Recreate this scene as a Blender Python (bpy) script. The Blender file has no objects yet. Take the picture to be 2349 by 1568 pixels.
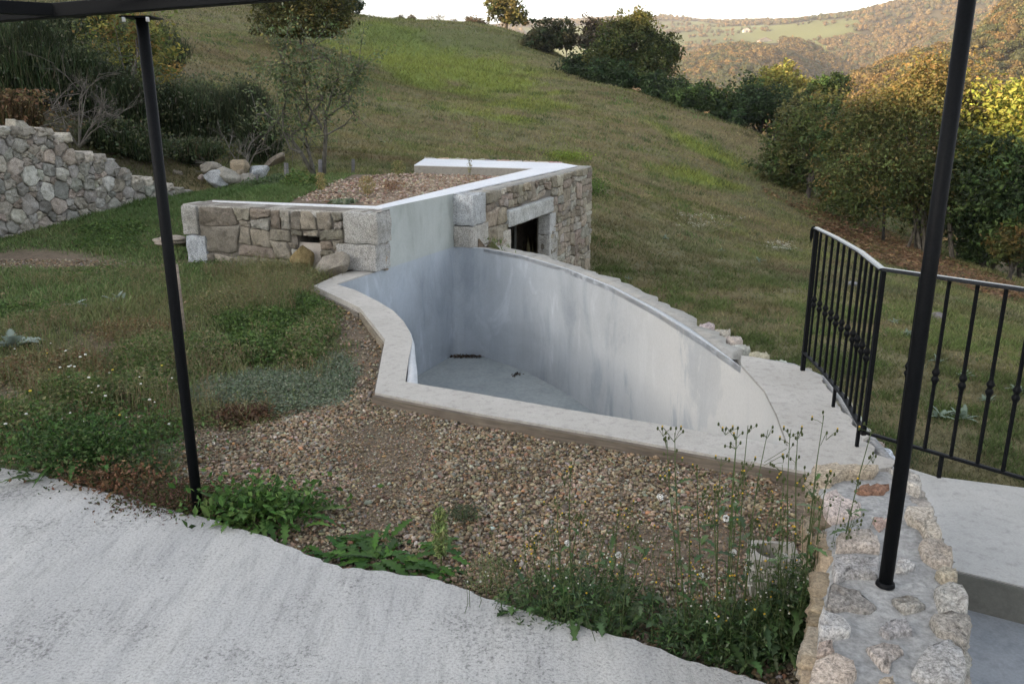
import bpy, bmesh, math, random
import numpy as np
from mathutils import Vector, Matrix
R = math.radians
random.seed(7); RG = np.random.default_rng(7)
SC = bpy.context.scene
COL = SC.collection
# ------------------------------------------------------------------ camera
FPX, CX, CY, PITCH, CZ = 1905.0, 1174.5, 784.0, R(16), 1.75
cam = bpy.data.cameras.new("camera"); camo = bpy.data.objects.new("camera", cam); COL.objects.link(camo)
camo.location = (0, 0, CZ); camo.rotation_euler = (R(90) - PITCH, 0, 0)
cam.sensor_width = 36; cam.lens = 36 * FPX / 2349.0; cam.clip_end = 12000; cam.clip_start = 0.05
SC.camera = camo
SC.render.resolution_x, SC.render.resolution_y = 1024, 683
# ------------------------------------------------------------------ light
SUN_EL, SUN_DIR = R(11.5), (-0.86, -0.51)          # horizontal direction TOWARDS the sun
W = bpy.data.worlds.new("World"); SC.world = W; W.use_nodes = True
nt = W.node_tree; nt.nodes.clear()
sky = nt.nodes.new('ShaderNodeTexSky'); sky.sky_type = 'NISHITA'; sky.sun_disc = False
sky.sun_elevation = SUN_EL; sky.sun_rotation = math.atan2(SUN_DIR[0], SUN_DIR[1]); sky.altitude = 500
sky.air_density = 1.0; sky.dust_density = 3.0; sky.ozone_density = 1.0
hs = nt.nodes.new('ShaderNodeHueSaturation'); hs.inputs['Saturation'].default_value = 0.36
bg = nt.nodes.new('ShaderNodeBackground'); bg.inputs['Strength'].default_value = 0.15
wo = nt.nodes.new('ShaderNodeOutputWorld')
nt.links.new(sky.outputs[0], hs.inputs['Color']); nt.links.new(hs.outputs[0], bg.inputs['Color']); nt.links.new(bg.outputs[0], wo.inputs['Surface'])
sl = bpy.data.lights.new("sun", 'SUN'); sl.energy = 4.6; sl.angle = R(0.53); sl.color = (1.0, 0.71, 0.40)
so = bpy.data.objects.new("sun", sl); COL.objects.link(so)
sv = Vector((SUN_DIR[0] * math.cos(SUN_EL), SUN_DIR[1] * math.cos(SUN_EL), math.sin(SUN_EL)))
so.rotation_euler = sv.to_track_quat('Z', 'Y').to_euler(); so.location = (-30, -20, 40)
SC.view_settings.view_transform = 'Standard'; SC.view_settings.look = 'None'
SC.view_settings.exposure = 1.92; SC.view_settings.gamma = 1.0
SC.cycles.max_bounces = 6; SC.cycles.diffuse_bounces = 3; SC.cycles.transmission_bounces = 3; SC.cycles.volume_bounces = 0
SC.cycles.use_denoising = True

# ------------------------------------------------------------------ survey helpers (a pixel of the 2349x1568 photo -> a point of the place)
cP, sP = math.cos(PITCH), math.sin(PITCH)
def ray(px, py):
    a = (px - CX) / FPX; b = (CY - py) / FPX
    return a, cP + b * sP, -sP + b * cP
def onz(px, py, z=0.0):
    d = ray(px, py); t = (z - CZ) / d[2]; return (d[0] * t, d[1] * t, z)
def ony(px, py, y):
    d = ray(px, py); t = y / d[1]; return (d[0] * t, y, CZ + d[2] * t)
def w2p(x, y, z):
    h = z - CZ
    zc = y * cP - h * sP; up = y * sP + h * cP
    zc = np.where(zc < 0.05, 0.05, zc)
    return CX + FPX * x / zc, CY - FPX * up / zc
# ------------------------------------------------------------------ numpy noise
def _h(ix, iy, s):
    n = (ix.astype(np.int64) * 374761393 + iy.astype(np.int64) * 668265263 + s * 974634777) & 0xffffffff
    n = ((n ^ (n >> 13)) * 1274126177) & 0xffffffff
    n = n ^ (n >> 16)
    return (n & 0xffff) / 65535.0
def vnoise(x, y, s=0):
    x = np.asarray(x, float); y = np.asarray(y, float)
    ix = np.floor(x); iy = np.floor(y); fx = x - ix; fy = y - iy
    fx = fx * fx * (3 - 2 * fx); fy = fy * fy * (3 - 2 * fy)
    a = _h(ix, iy, s); b = _h(ix + 1, iy, s); c = _h(ix, iy + 1, s); d = _h(ix + 1, iy + 1, s)
    return (a * (1 - fx) + b * fx) * (1 - fy) + (c * (1 - fx) + d * fx) * fy
def fbm(x, y, s=0, o=4):
    v = 0; a = .5; t = 0
    for k in range(o):
        v = v + a * vnoise(x * 2 ** k, y * 2 ** k, s + k * 17); t += a; a *= .55
    return v / t
def sst(a, b, x):
    t = np.clip((x - a) / (b - a), 0, 1); return t * t * (3 - 2 * t)
def polydist(x, y, poly):
    """signed distance, negative inside"""
    x = np.asarray(x, float); y = np.asarray(y, float)
    best = np.full(x.shape, 1e18); ins = np.zeros(x.shape, bool)
    n = len(poly)
    for i in range(n):
        x0, y0 = poly[i]; x1, y1 = poly[(i + 1) % n]
        ex, ey = x1 - x0, y1 - y0; L = ex * ex + ey * ey + 1e-12
        t = np.clip(((x - x0) * ex + (y - y0) * ey) / L, 0, 1)
        best = np.minimum(best, (x - x0 - t * ex) ** 2 + (y - y0 - t * ey) ** 2)
        c = ((y0 > y) != (y1 > y)) & (x < (x1 - x0) * (y - y0) / (y1 - y0 + 1e-15) + x0)
        ins ^= c
    d = np.sqrt(best)
    return np.where(ins, -d, d)
class TPS:
    def __init__(s, pts, sc=1.0, lam=0.0):
        P = np.array(pts, float); s.sc = sc; s.xy = P[:, :2] / sc; z = P[:, 2]; n = len(P)
        d = np.linalg.norm(s.xy[:, None] - s.xy[None], axis=2)
        K = np.where(d > 0, d * d * np.log(d + 1e-12), 0) + lam * np.eye(n)
        Q = np.hstack([np.ones((n, 1)), s.xy]); A = np.zeros((n + 3, n + 3))
        A[:n, :n] = K; A[:n, n:] = Q; A[n:, :n] = Q.T
        s.w = np.linalg.solve(A, np.concatenate([z, [0, 0, 0]]))
    def __call__(s, x, y):
        x = np.asarray(x, float) / s.sc; y = np.asarray(y, float) / s.sc; sh = x.shape
        x = x.ravel(); y = y.ravel(); out = np.empty(x.shape); n = len(s.xy)
        for i in range(0, len(x), 50000):
            d2 = (x[i:i + 50000, None] - s.xy[None, :, 0]) ** 2 + (y[i:i + 50000, None] - s.xy[None, :, 1]) ** 2
            out[i:i + 50000] = (0.5 * d2 * np.log(d2 + 1e-12)) @ s.w[:n] + s.w[n] + s.w[n + 1] * x[i:i + 50000] + s.w[n + 2] * y[i:i + 50000]
        return out.reshape(sh)

# ------------------------------------------------------------------ object helpers
def tag(o, label=None, cat=None, group=None, kind=None):
    if label: o['label'] = label
    if cat: o['category'] = cat
    if group: o['group'] = group
    if kind: o['kind'] = kind
    return o
def empty(name, loc, label, cat, group=None):
    o = bpy.data.objects.new(name, None); o.location = loc; o.empty_display_size = .2; COL.objects.link(o)
    return tag(o, label, cat, group)
def mk(name, V, polys, mat, col=None, parent=None, smooth=True):
    """V (n,3) world coordinates, polys = list of arrays (m,k)"""
    V = np.asarray(V, np.float32)
    org = np.zeros(3)
    me = bpy.data.meshes.new(name)
    polys = [np.asarray(p, np.int32) for p in polys if len(p)]
    if parent is not None:
        org = np.array(parent_world(parent))
    V = V - org.astype(np.float32)
    loops = np.concatenate([p.ravel() for p in polys]); sizes = np.concatenate([np.full(len(p), p.shape[1], np.int32) for p in polys])
    starts = np.concatenate([[0], np.cumsum(sizes)[:-1]]).astype(np.int32)
    me.vertices.add(len(V)); me.vertices.foreach_set('co', V.ravel())
    me.loops.add(len(loops)); me.loops.foreach_set('vertex_index', loops)
    me.polygons.add(len(sizes)); me.polygons.foreach_set('loop_start', starts); me.polygons.foreach_set('loop_total', sizes)
    me.polygons.foreach_set('use_smooth', np.full(len(sizes), smooth))
    me.update(calc_edges=True)
    if col is not None:
        col = np.asarray(col, np.float32)
        if col.ndim == 1: col = np.tile(col, (len(V), 1))
        c4 = np.ones((len(V), 4), np.float32); c4[:, :3] = col
        a = me.color_attributes.new('Col', 'FLOAT_COLOR', 'POINT'); a.data.foreach_set('color', c4.ravel())
    me.validate()
    me.materials.append(mat)
    o = bpy.data.objects.new(name, me); COL.objects.link(o)
    if parent is not None: o.parent = parent
    return o
def parent_world(p):
    v = Vector((0, 0, 0))
    while p is not None:
        v = v + p.location; p = p.parent
    return v
class G:
    """geometry collector"""
    def __init__(s): s.V = []; s.P = {}; s.C = []; s.n = 0
    def add(s, V, polys, col=None):
        V = np.asarray(V, float)
        for p in polys:
            p = np.asarray(p, int)
            if len(p): s.P.setdefault(p.shape[1], []).append(p + s.n)
        s.V.append(V); s.n += len(V)
        c = np.array([1, 1, 1.]) if col is None else np.asarray(col, float)
        s.C.append(np.tile(c, (len(V), 1)) if c.ndim == 1 else c)
    def build(s, name, mat, parent=None, smooth=True):
        return mk(name, np.concatenate(s.V), [np.concatenate(v) for v in s.P.values()], mat, np.concatenate(s.C), parent, smooth)
BOXF = [[0, 3, 2, 1], [4, 5, 6, 7], [0, 1, 5, 4], [1, 2, 6, 5], [2, 3, 7, 6], [3, 0, 4, 7]]
def box(g, o, U, Vv, N, a, b, c, col=None):
    """box from o spanning a*U, b*V, c*N"""
    o = np.array(o, float); U = np.array(U, float) * a; Vv = np.array(Vv, float) * b; N = np.array(N, float) * c
    P = [o, o + U, o + U + Vv, o + Vv]; P += [p + N for p in P]
    g.add(P, [BOXF], col)
def tube(g, pts, rad, seg=8, col=None, cap=True):
    pts = np.array(pts, float); n = len(pts); rad = np.broadcast_to(np.asarray(rad, float), (n,))
    T = np.gradient(pts, axis=0); T /= np.linalg.norm(T, axis=1)[:, None] + 1e-12
    up = np.array([0, 0, 1.]) if abs(T[0][2]) < .9 else np.array([1., 0, 0])
    A = np.cross(T, up); A /= np.linalg.norm(A, axis=1)[:, None] + 1e-9; B = np.cross(A, T)
    ang = np.linspace(0, 2 * np.pi, seg, endpoint=False)
    ring = pts[:, None] + rad[:, None, None] * (A[:, None] * np.cos(ang)[None, :, None] + B[:, None] * np.sin(ang)[None, :, None])
    V = ring.reshape(-1, 3); q = []
    for i in range(n - 1):
        for j in range(seg):
            k = (j + 1) % seg; q.append([i * seg + j, i * seg + k, (i + 1) * seg + k, (i + 1) * seg + j])
    polys = [q]
    if cap:
        V = np.vstack([V, pts[0], pts[-1]]); m = n * seg
        polys.append([[m, (j + 1) % seg, j] for j in range(seg)] + [[m + 1, (n - 1) * seg + j, (n - 1) * seg + (j + 1) % seg] for j in range(seg)])
    g.add(V, polys, col)
def lathe(g, c, prof, seg=12, col=None):
    """prof list of (r,z) about vertical axis through c"""
    c = np.array(c, float); ang = np.linspace(0, 2 * np.pi, seg, endpoint=False); V = []
    for r, z in prof:
        for a in ang: V.append(c + [r * math.cos(a), r * math.sin(a), z])
    q = [[i * seg + j, i * seg + (j + 1) % seg, (i + 1) * seg + (j + 1) % seg, (i + 1) * seg + j] for i in range(len(prof) - 1) for j in range(seg)]
    g.add(V, [q], col)
def prism(g, poly, z0, z1, col=None, top=True):
    """vertical prism over polygon (x,y); z1 may be list"""
    n = len(poly); z1 = np.broadcast_to(np.asarray(z1, float), (n,)); z0 = np.broadcast_to(np.asarray(z0, float), (n,))
    V = [(p[0], p[1], z0[i]) for i, p in enumerate(poly)] + [(p[0], p[1], z1[i]) for i, p in enumerate(poly)]
    g.add(V, [[[i, (i + 1) % n, n + (i + 1) % n, n + i] for i in range(n)]], col)
    if top:
        from mathutils.geometry import tessellate_polygon
        t = tessellate_polygon([[Vector((p[0], p[1], 0)) for p in poly]])
        T = []
        for a, b, c in t:
            ar = (poly[b][0] - poly[a][0]) * (poly[c][1] - poly[a][1]) - (poly[c][0] - poly[a][0]) * (poly[b][1] - poly[a][1])
            T.append([a, b, c] if ar > 0 else [a, c, b])
        Vt = [(p[0], p[1], z1[i]) for i, p in enumerate(poly)]
        g.add(Vt, [T], col)
# ------------------------------------------------------------------ materials
def newmat(name):
    m = bpy.data.materials.new(name); m.use_nodes = True; t = m.node_tree; t.nodes.clear()
    o = t.nodes.new('ShaderNodeOutputMaterial'); b = t.nodes.new('ShaderNodeBsdfPrincipled')
    t.links.new(b.outputs[0], o.inputs['Surface']); return m, t, b, o
def nd(t, typ, **k):
    n = t.nodes.new(typ)
    for a, v in k.items():
        if a in n.inputs: n.inputs[a].default_value = v
        else: setattr(n, a, v)
    return n
def objco(t, scale=(1, 1, 1)):
    g = t.nodes.new('ShaderNodeNewGeometry'); m = t.nodes.new('ShaderNodeMapping'); m.inputs['Scale'].default_value = scale
    t.links.new(g.outputs['Position'], m.inputs['Vector']); return m.outputs[0]
def noise(t, co, scale, detail=4, rough=.55, dist=0):
    n = t.nodes.new('ShaderNodeTexNoise'); n.inputs['Scale'].default_value = scale; n.inputs['Detail'].default_value = detail
    n.inputs['Roughness'].default_value = rough; n.inputs['Distortion'].default_value = dist
    t.links.new(co, n.inputs['Vector']); return n.outputs['Fac']
def ramp(t, fac, stops):
    r = t.nodes.new('ShaderNodeValToRGB'); e = r.color_ramp.elements
    while len(e) > 1: e.remove(e[0])
    e[0].position = stops[0][0]; e[0].color = (*stops[0][1], 1)
    for p, c in stops[1:]:
        x = e.new(p); x.color = (*c, 1)
    t.links.new(fac, r.inputs[0]); return r.outputs[0]
def g3(v): return (v, v, v)
def mul(t, a, b, f=1.0, mode='MULTIPLY'):
    m = t.nodes.new('ShaderNodeMix'); m.data_type = 'RGBA'; m.blend_type = mode
    if isinstance(f, (int, float)): m.inputs[0].default_value = f
    else: t.links.new(f, m.inputs[0])
    for k, v in ((6, a), (7, b)):
        if isinstance(v, tuple): m.inputs[k].default_value = (*v, 1)
        else: t.links.new(v, m.inputs[k])
    return m.outputs[2]
def bump(t, b, h, strength, dist=0.01):
    n = t.nodes.new('ShaderNodeBump'); n.inputs['Strength'].default_value = strength; n.inputs['Distance'].default_value = dist
    t.links.new(h, n.inputs['Height']); t.links.new(n.outputs[0], b.inputs['Normal'])
def colattr(t):
    a = t.nodes.new('ShaderNodeAttribute'); a.attribute_name = 'Col'; return a.outputs['Color']
def add(t, a, b, wa=1, wb=1):
    m1 = nd(t, 'ShaderNodeMath', operation='MULTIPLY'); m1.inputs[1].default_value = wb; t.links.new(b, m1.inputs[0])
    m = nd(t, 'ShaderNodeMath', operation='MULTIPLY_ADD'); m.inputs[1].default_value = wa; t.links.new(a, m.inputs[0]); t.links.new(m1.outputs[0], m.inputs[2])
    return m.outputs[0]
M = {}
def leafmat(name, tr=.3, rough=.6, spec=.25):
    m, t, b, o = newmat(name); c = colattr(t)
    b.inputs['Roughness'].default_value = rough; b.inputs['Specular IOR Level'].default_value = spec
    t.links.new(c, b.inputs['Base Color'])
    tl = t.nodes.new('ShaderNodeBsdfTranslucent'); t.links.new(c, tl.inputs['Color'])
    mx = t.nodes.new('ShaderNodeMixShader'); mx.inputs[0].default_value = tr
    t.links.new(b.outputs[0], mx.inputs[1]); t.links.new(tl.outputs[0], mx.inputs[2]); t.links.new(mx.outputs[0], o.inputs['Surface'])
    M[name] = m
leafmat('leaf'); leafmat('blade', .25, .7, .15)
# ground
m, t, b, o = newmat('ground'); M['ground'] = m
co = objco(t); n1 = noise(t, co, 60, 3, .7); n2 = noise(t, co, 7, 4, .6); n3 = noise(t, co, .9, 4, .6)
c = mul(t, colattr(t), ramp(t, n1, [(.3, g3(.55)), (.7, g3(1.35))])); c = mul(t, c, ramp(t, n2, [(.3, g3(.75)), (.7, g3(1.2))])); c = mul(t, c, ramp(t, n3, [(.3, g3(.85)), (.7, g3(1.12))]))
t.links.new(c, b.inputs['Base Color']); b.inputs['Roughness'].default_value = .95; b.inputs['Specular IOR Level'].default_value = .1
bump(t, b, add(t, n1, n2, .3, 1), .8, .04)
# stone
def stonemat(name, speck=.35, bs=.5):
    m, t, b, o = newmat(name); M[name] = m; co = objco(t)
    a = noise(t, co, 90, 4, .8); d = noise(t, co, 16, 6, .72); e = noise(t, co, 3.0, 4, .6)
    c = mul(t, colattr(t), ramp(t, a, [(.36, g3(1 - speck)), (.5, g3(1)), (.64, g3(1 + speck))]))
    c = mul(t, c, ramp(t, d, [(.3, (.62, .6, .58)), (.5, (1, 1, 1)), (.75, (1.18, 1.16, 1.1))]))
    c = mul(t, c, ramp(t, e, [(.35, (.8, .79, .76)), (.65, (1.12, 1.12, 1.12))]))
    t.links.new(c, b.inputs['Base Color']); b.inputs['Roughness'].default_value = .9; b.inputs['Specular IOR Level'].default_value = .2
    bump(t, b, add(t, a, d, .3, 1), bs, .03)
stonemat('stone', .35, .6); stonemat('granite', .55, .4)
stonemat('pebble', .15, .2)
# mortar
m, t, b, o = newmat('mortar'); M['mortar'] = m; co = objco(t); a = noise(t, co, 45, 5, .7); d = noise(t, co, 4, 4)
c = mul(t, ramp(t, d, [(.3, (.28, .28, .278)), (.7, (.38, .38, .375))]), ramp(t, a, [(.32, g3(.6)), (.68, g3(1.25))]))
c = mul(t, c, colattr(t))
t.links.new(c, b.inputs['Base Color']); b.inputs['Roughness'].default_value = .92; bump(t, b, a, .7, .012)
# terrace concrete, rough broomed
m, t, b, o = newmat('terrace'); M['terrace'] = m
co = objco(t)
mp = t.nodes.new('ShaderNodeMapping'); mp.inputs['Rotation'].default_value = (0, 0, R(-58)); mp.inputs['Scale'].default_value = (1, .16, 1)
t.links.new(co, mp.inputs['Vector']); st = mp.outputs[0]
a = noise(t, co, 95, 4, .75); s1 = noise(t, st, 3.2, 4, .6); s2 = noise(t, st, 22, 6, .75); bl = noise(t, co, 1.6, 3); sp = noise(t, co, 52, 5, .8)
c = ramp(t, s1, [(.3, (.415, .417, .42)), (.5, (.48, .48, .475)), (.7, (.545, .54, .525))])
c = mul(t, c, ramp(t, a, [(.34, g3(.66)), (.5, g3(1.0)), (.68, g3(1.14))]))
c = mul(t, c, ramp(t, s2, [(.38, g3(.84)), (.5, g3(1.02))]))
pm = noise(t, co, 2.3, 4, .6); spm = add(t, sp, pm, 1, .55); c = mul(t, c, ramp(t, spm, [(.62, g3(.52)), (.69, g3(.93)), (.75, g3(1.0))]))
c = mul(t, c, ramp(t, bl, [(.3, g3(.92)), (.7, g3(1.05))]))
t.links.new(c, b.inputs['Base Color']); b.inputs['Roughness'].default_value = .9; b.inputs['Specular IOR Level'].default_value = .25
bump(t, b, add(t, add(t, a, sp, .8, .8), s2, 1, .2), .6, .014)
# coping concrete
def concmat(name, lo, hi, fine=40, bs=.25, dark=.9):
    m, t, b, o = newmat(name); M[name] = m; co = objco(t)
    a = noise(t, co, fine * 2, 4, .7); d = noise(t, co, 2.2, 5, .6); e = noise(t, co, fine * .4, 4, .65)
    c = ramp(t, d, [(.3, lo), (.7, hi)]); c = mul(t, c, ramp(t, a, [(.3, g3(.86)), (.65, g3(1.07))])); c = mul(t, c, ramp(t, e, [(.28, g3(dark)), (.5, g3(1.02))]))
    c = mul(t, c, colattr(t))
    t.links.new(c, b.inputs['Base Color']); b.inputs['Roughness'].default_value = .85; b.inputs['Specular IOR Level'].default_value = .25
    bump(t, b, add(t, a, e, .5, 1), bs, .008)
concmat('coping', (.37, .353, .325), (.455, .438, .41), 45, .4, .75)
concmat('white_cap', (.60, .625, .67), (.68, .70, .73), 20, .08, .97)
concmat('landing', (.36, .36, .35), (.45, .445, .43), 50, .35, .8)
# pool render with streaks
def rendermat(name, dark, mid, pale, warm, k=1.0):
    m, t, b, o = newmat(name); M[name] = m
    co = objco(t); st = objco(t, (2.2, 2.2, .95)); st2 = objco(t, (9, 9, 1.3))
    a = noise(t, co, .8, 5, .6, .8); d = noise(t, st, 1.0, 6, .62, .9); e = noise(t, st2, 1.0, 4, .6); f = noise(t, co, 45, 3)
    c = ramp(t, d, [(.34, dark), (.48, mid), (.57, mid), (.66, pale)])
    c = mul(t, c, ramp(t, a, [(.3, g3(.8)), (.5, g3(1.0)), (.7, g3(1.12))]))
    c = mul(t, c, ramp(t, e, [(.3, g3(.95)), (.7, g3(1.04))]))
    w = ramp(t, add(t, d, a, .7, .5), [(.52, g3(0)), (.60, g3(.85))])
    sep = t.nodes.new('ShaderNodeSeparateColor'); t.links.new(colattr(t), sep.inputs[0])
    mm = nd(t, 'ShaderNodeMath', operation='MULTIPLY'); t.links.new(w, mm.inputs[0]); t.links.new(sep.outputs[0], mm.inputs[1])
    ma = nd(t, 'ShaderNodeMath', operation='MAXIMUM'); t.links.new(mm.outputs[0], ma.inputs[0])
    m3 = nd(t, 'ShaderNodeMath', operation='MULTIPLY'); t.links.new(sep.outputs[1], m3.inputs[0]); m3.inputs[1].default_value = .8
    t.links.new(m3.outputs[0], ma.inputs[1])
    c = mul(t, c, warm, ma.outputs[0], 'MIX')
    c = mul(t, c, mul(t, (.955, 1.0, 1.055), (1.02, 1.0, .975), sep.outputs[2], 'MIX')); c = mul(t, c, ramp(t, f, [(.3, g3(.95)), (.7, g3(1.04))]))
    t.links.new(c, b.inputs['Base Color']); b.inputs['Roughness'].default_value = .62; b.inputs['Specular IOR Level'].default_value = .35
    bump(t, b, add(t, f, a, .15, 1), .12, .01)
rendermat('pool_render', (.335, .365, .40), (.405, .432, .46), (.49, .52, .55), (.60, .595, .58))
rendermat('house_render', (.34, .372, .358), (.38, .412, .395), (.43, .462, .445), (.50, .53, .53))
# floor
concmat('pool_floor', (.29, .325, .335), (.37, .40, .405), 12, .1, .9)
concmat('step_concrete', (.22, .245, .27), (.29, .31, .335), 40, .3, .8); concmat('riser_concrete', (.11, .112, .10), (.17, .17, .155), 30, .3, .8); concmat('lip', (.42, .445, .475), (.50, .52, .54), 30, .2, .9)
# paint / wood / misc
m, t, b, o = newmat('black_paint'); M['black_paint'] = m
nz = noise(t, objco(t), 180, 3, .6)
t.links.new(ramp(t, nz, [(.3, (.003, .0035, .0045)), (.75, (.007, .008, .0095))]), b.inputs['Base Color']); b.inputs['Roughness'].default_value = .55; b.inputs['Metallic'].default_value = 0.0
b.inputs['Specular IOR Level'].default_value = .10; bump(t, b, nz, .15, .002)
m, t, b, o = newmat('black_gloss'); M['black_gloss'] = m
b.inputs['Base Color'].default_value = (.006, .007, .008, 1); b.inputs['Roughness'].default_value = .22; b.inputs['Specular IOR Level'].default_value = .6
nz = noise(t, objco(t), 60, 3, .6); bump(t, b, nz, .12, .002)
m, t, b, o = newmat('wood'); M['wood'] = m
co = objco(t, (6, 6, 40)); nz = noise(t, objco(t, (3, 3, 60)), 1.5, 5, .7); nb = noise(t, objco(t), 6, 4)
c = mul(t, colattr(t), ramp(t, nz, [(.3, g3(.55)), (.7, g3(1.3))])); c = mul(t, c, ramp(t, nb, [(.3, (.75, .72, .7)), (.7, (1.15, 1.15, 1.1))]))
t.links.new(c, b.inputs['Base Color']); b.inputs['Roughness'].default_value = .85; bump(t, b, nz, .5, .006)
m, t, b, o = newmat('bark'); M['bark'] = m
nz = noise(t, objco(t, (1, 1, .3)), 22, 5, .7); nb = noise(t, objco(t), 5, 3)
c = mul(t, colattr(t), ramp(t, nz, [(.3, g3(.5)), (.7, g3(1.4))])); c = mul(t, c, ramp(t, nb, [(.4, g3(.8)), (.65, g3(1.3))]))
t.links.new(c, b.inputs['Base Color']); b.inputs['Roughness'].default_value = .9; bump(t, b, nz, .6, .02)
m, t, b, o = newmat('plain'); M['plain'] = m
nz = noise(t, objco(t), 30, 3); c = mul(t, colattr(t), ramp(t, nz, [(.3, g3(.85)), (.7, g3(1.1))]))
t.links.new(c, b.inputs['Base Color']); b.inputs['Roughness'].default_value = .8
# ================================================================== GROUND
SD = np.array(SUN_DIR) / np.linalg.norm(SUN_DIR); SP = np.array([SD[1], -SD[0]])      # across the light
POOL_IN_L = [(-1.775, 8.221), (-1.526, 7.921), (-1.233, 7.442), (-1.046, 7.093), (-.91, 6.755), (-.80, 6.36), (-.743, 6.07), (-.69, 5.684), (-.645, 5.386), (-.615, 5.12)]
POOL_IN_N = [(-.204, 4.922), (.326, 4.65), (.809, 4.425), (1.467, 4.10)]
POOL_IN_F = [(1.548, 4.564), (1.60, 4.988), (1.594, 5.509), (1.455, 6.277), (1.26, 7.17), (.984, 8.145), (.606, 9.062), (.134, 9.888), (-.356, 10.423), (-.738, 10.61)]
POOL_IN = POOL_IN_L + POOL_IN_N + POOL_IN_F
B0 = (-1.409, 9.06); C0 = (-.741, 10.60); D0 = (1.235, 15.62)
FAR_OUT = [(1.99, 3.90), (1.86, 4.02), (1.93, 4.67), (2.0, 5.36), (1.90, 5.62), (1.76, 5.74), (1.66, 6.4), (1.48, 7.25), (1.18, 8.3), (.80, 9.25), (.33, 10.1), (-.16, 10.72), (-.50, 10.86)]
COP_OUT = [(-1.983, 8.145), (-1.362, 7.22), (-.982, 6.176), (-.865, 4.946), (-.191, 4.578), (.539, 4.231), (1.476, 3.767)]
WA = (-3.76, 9.60); WB = (-1.46, 8.85)
RETW = [(-9.6, 5.6), (-6.85, 11.053), (-5.627, 14.365)]
NEAR = [(-40, -60), (60, -60), (60, -30), (7.0, 1.0), (2.424, 3.60), (1.84, 3.98)] + FAR_OUT[2:] + [(-.95, 10.9), (.95, 15.6), (-1.8, 16.1), (-3.2, 15.6), (-4.6, 15.3), (-5.6, 14.40), (-6.82, 11.10), (-9.6, 5.6), (-22, -16)]
upper = TPS([(-6.6, 11, .02), (-6.1, 12.7, .13), (-5.6, 14.3, .19), (-4.6, 15.2, .40), (-4.3, 12, .26), (-4.0, 9.8, .0), (-2.7, 9.2, -.02), (-1.6, 8.7, -.05), (-8, 8, -.02), (-5, 8, -.02), (-3, 7, -.03), (-2.2, 6, -.05), (-1, 4, -.07), (0, 3.5, -.07),
    (1, 3, -.07), (-3, 4.5, -.04), (-6, 4, -.01), (0, 0, -.1), (5, 0, -.1), (-10, 0, -.05), (-20, -10, -.1), (10, -10, -.1), (-2.0, 15.5, .5), (0, 15, .5), (-3.2, 15.0, .48), (0, 8, -.1), (40, -40, -.1), (-30, -50, -.1)], 5, .001)
hp = [(.3, 11.5, -1.29), (.8, 13.4, -1.28), (-.3, 11.2, -1.29), (.1, 8.2, -1.3), (-1, 6, -1.3), (1.4, 15.8, -1.25), (.9, 9.6, -1.28), (2.3, 6, -1.35), (3.2, 3.4, -1.5), (6, 1, -1.9), (10, -5, -2.5), (20, -20, -4)]
hp += [ony(*q) for q in [(1500, 640, 14.75), (1800, 750, 11.7), (2300, 1000, 7.6), (2300, 800, 11.3), (2200, 690, 16.5), (2340, 740, 15.5), (2349, 670, 21), (2000, 560, 26), (2150, 590, 26), (1900, 500, 31), (1700, 600, 18.5),
    (1800, 560, 23.5), (1700, 420, 33), (1950, 490, 34), (1850, 420, 39), (1330, 420, 23.8), (1400, 300, 36), (1100, 300, 32), (1500, 400, 30), (1600, 300, 42), (1250, 112, 76), (1330, 160, 66), (1500, 225, 57), (1650, 275, 50),
    (1750, 312, 46), (1000, 62, 94), (900, 62, 92), (830, 40, 90), (1190, 78, 93), (700, 100, 48), (720, 42, 78), (600, 100, 45), (500, 60, 62), (420, 190, 27), (330, 60, 52), (200, 140, 30), (0, 60, 34),
    (300, 300, 17.5), (100, 210, 17), (0, 150, 21), (600, 350, 19), (560, 415, 15.6), (750, 400, 17.4), (900, 385, 18.0), (800, 300, 27), (700, 200, 36), (950, 200, 48), (1000, 130, 66), (1150, 170, 57)]]
hp += [(-7.3, 11.6, 1.32), (-6.85, 12.5, 1.0), (-6.4, 13.5, .66), (-5.95, 14.6, .40), (-10, 6.2, 1.5), (-8.6, 9, 1.45), (-3.5, 15.9, .47)]
def ahead(px, y, z): return ((px - CX) / FPX * y / cP, y, z)
hp += [ahead(1400, 105, 0), (30, 92, -9), ahead(1600, 85, -6), ahead(1800, 72, -11), ahead(2000, 64, -12), ahead(2100, 44, -5.6), ahead(2250, 40, -6), ahead(2200, 62, -13), ahead(2349, 38, -7), ahead(2349, 60, -15), ahead(1000, 135, 7), ahead(800, 135, 10), ahead(500, 135, 14), ahead(1250, 135, -1), ahead(2100, 130, -35), ahead(1700, 140, -30), (40, 0, -12), (60, 30, -22)]
def upsun(p, a, Rr): v = -0; q = SD * Rr + np.array([SD[1], -SD[0]]) * p * -1; return q
PV = np.array([SD[1], -SD[0]])                                   # (-.51,.86)
if PV[1] < 0: PV = -PV
for p_, a_ in ((-60, 6.5), (-30, 6.5), (0, 6.2), (17, 6.6), (46, 14.5), (81, 19.5)):  # unseen ridge towards the sun, heights shaped to shade the near ground
    q = SD * 72 + PV * p_; hp.append((q[0], q[1], a_ + 72 * math.tan(SUN_EL)))
    q = SD * 120 + PV * p_; hp.append((q[0], q[1], a_ + 60 * math.tan(SUN_EL)))
    q = SD * 40 + PV * p_; hp.append((q[0], q[1], (a_ + 40 * math.tan(SUN_EL)) * (.55 if p_ < 40 else .72)))
hill = TPS(hp, 20, .0005)
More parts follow.
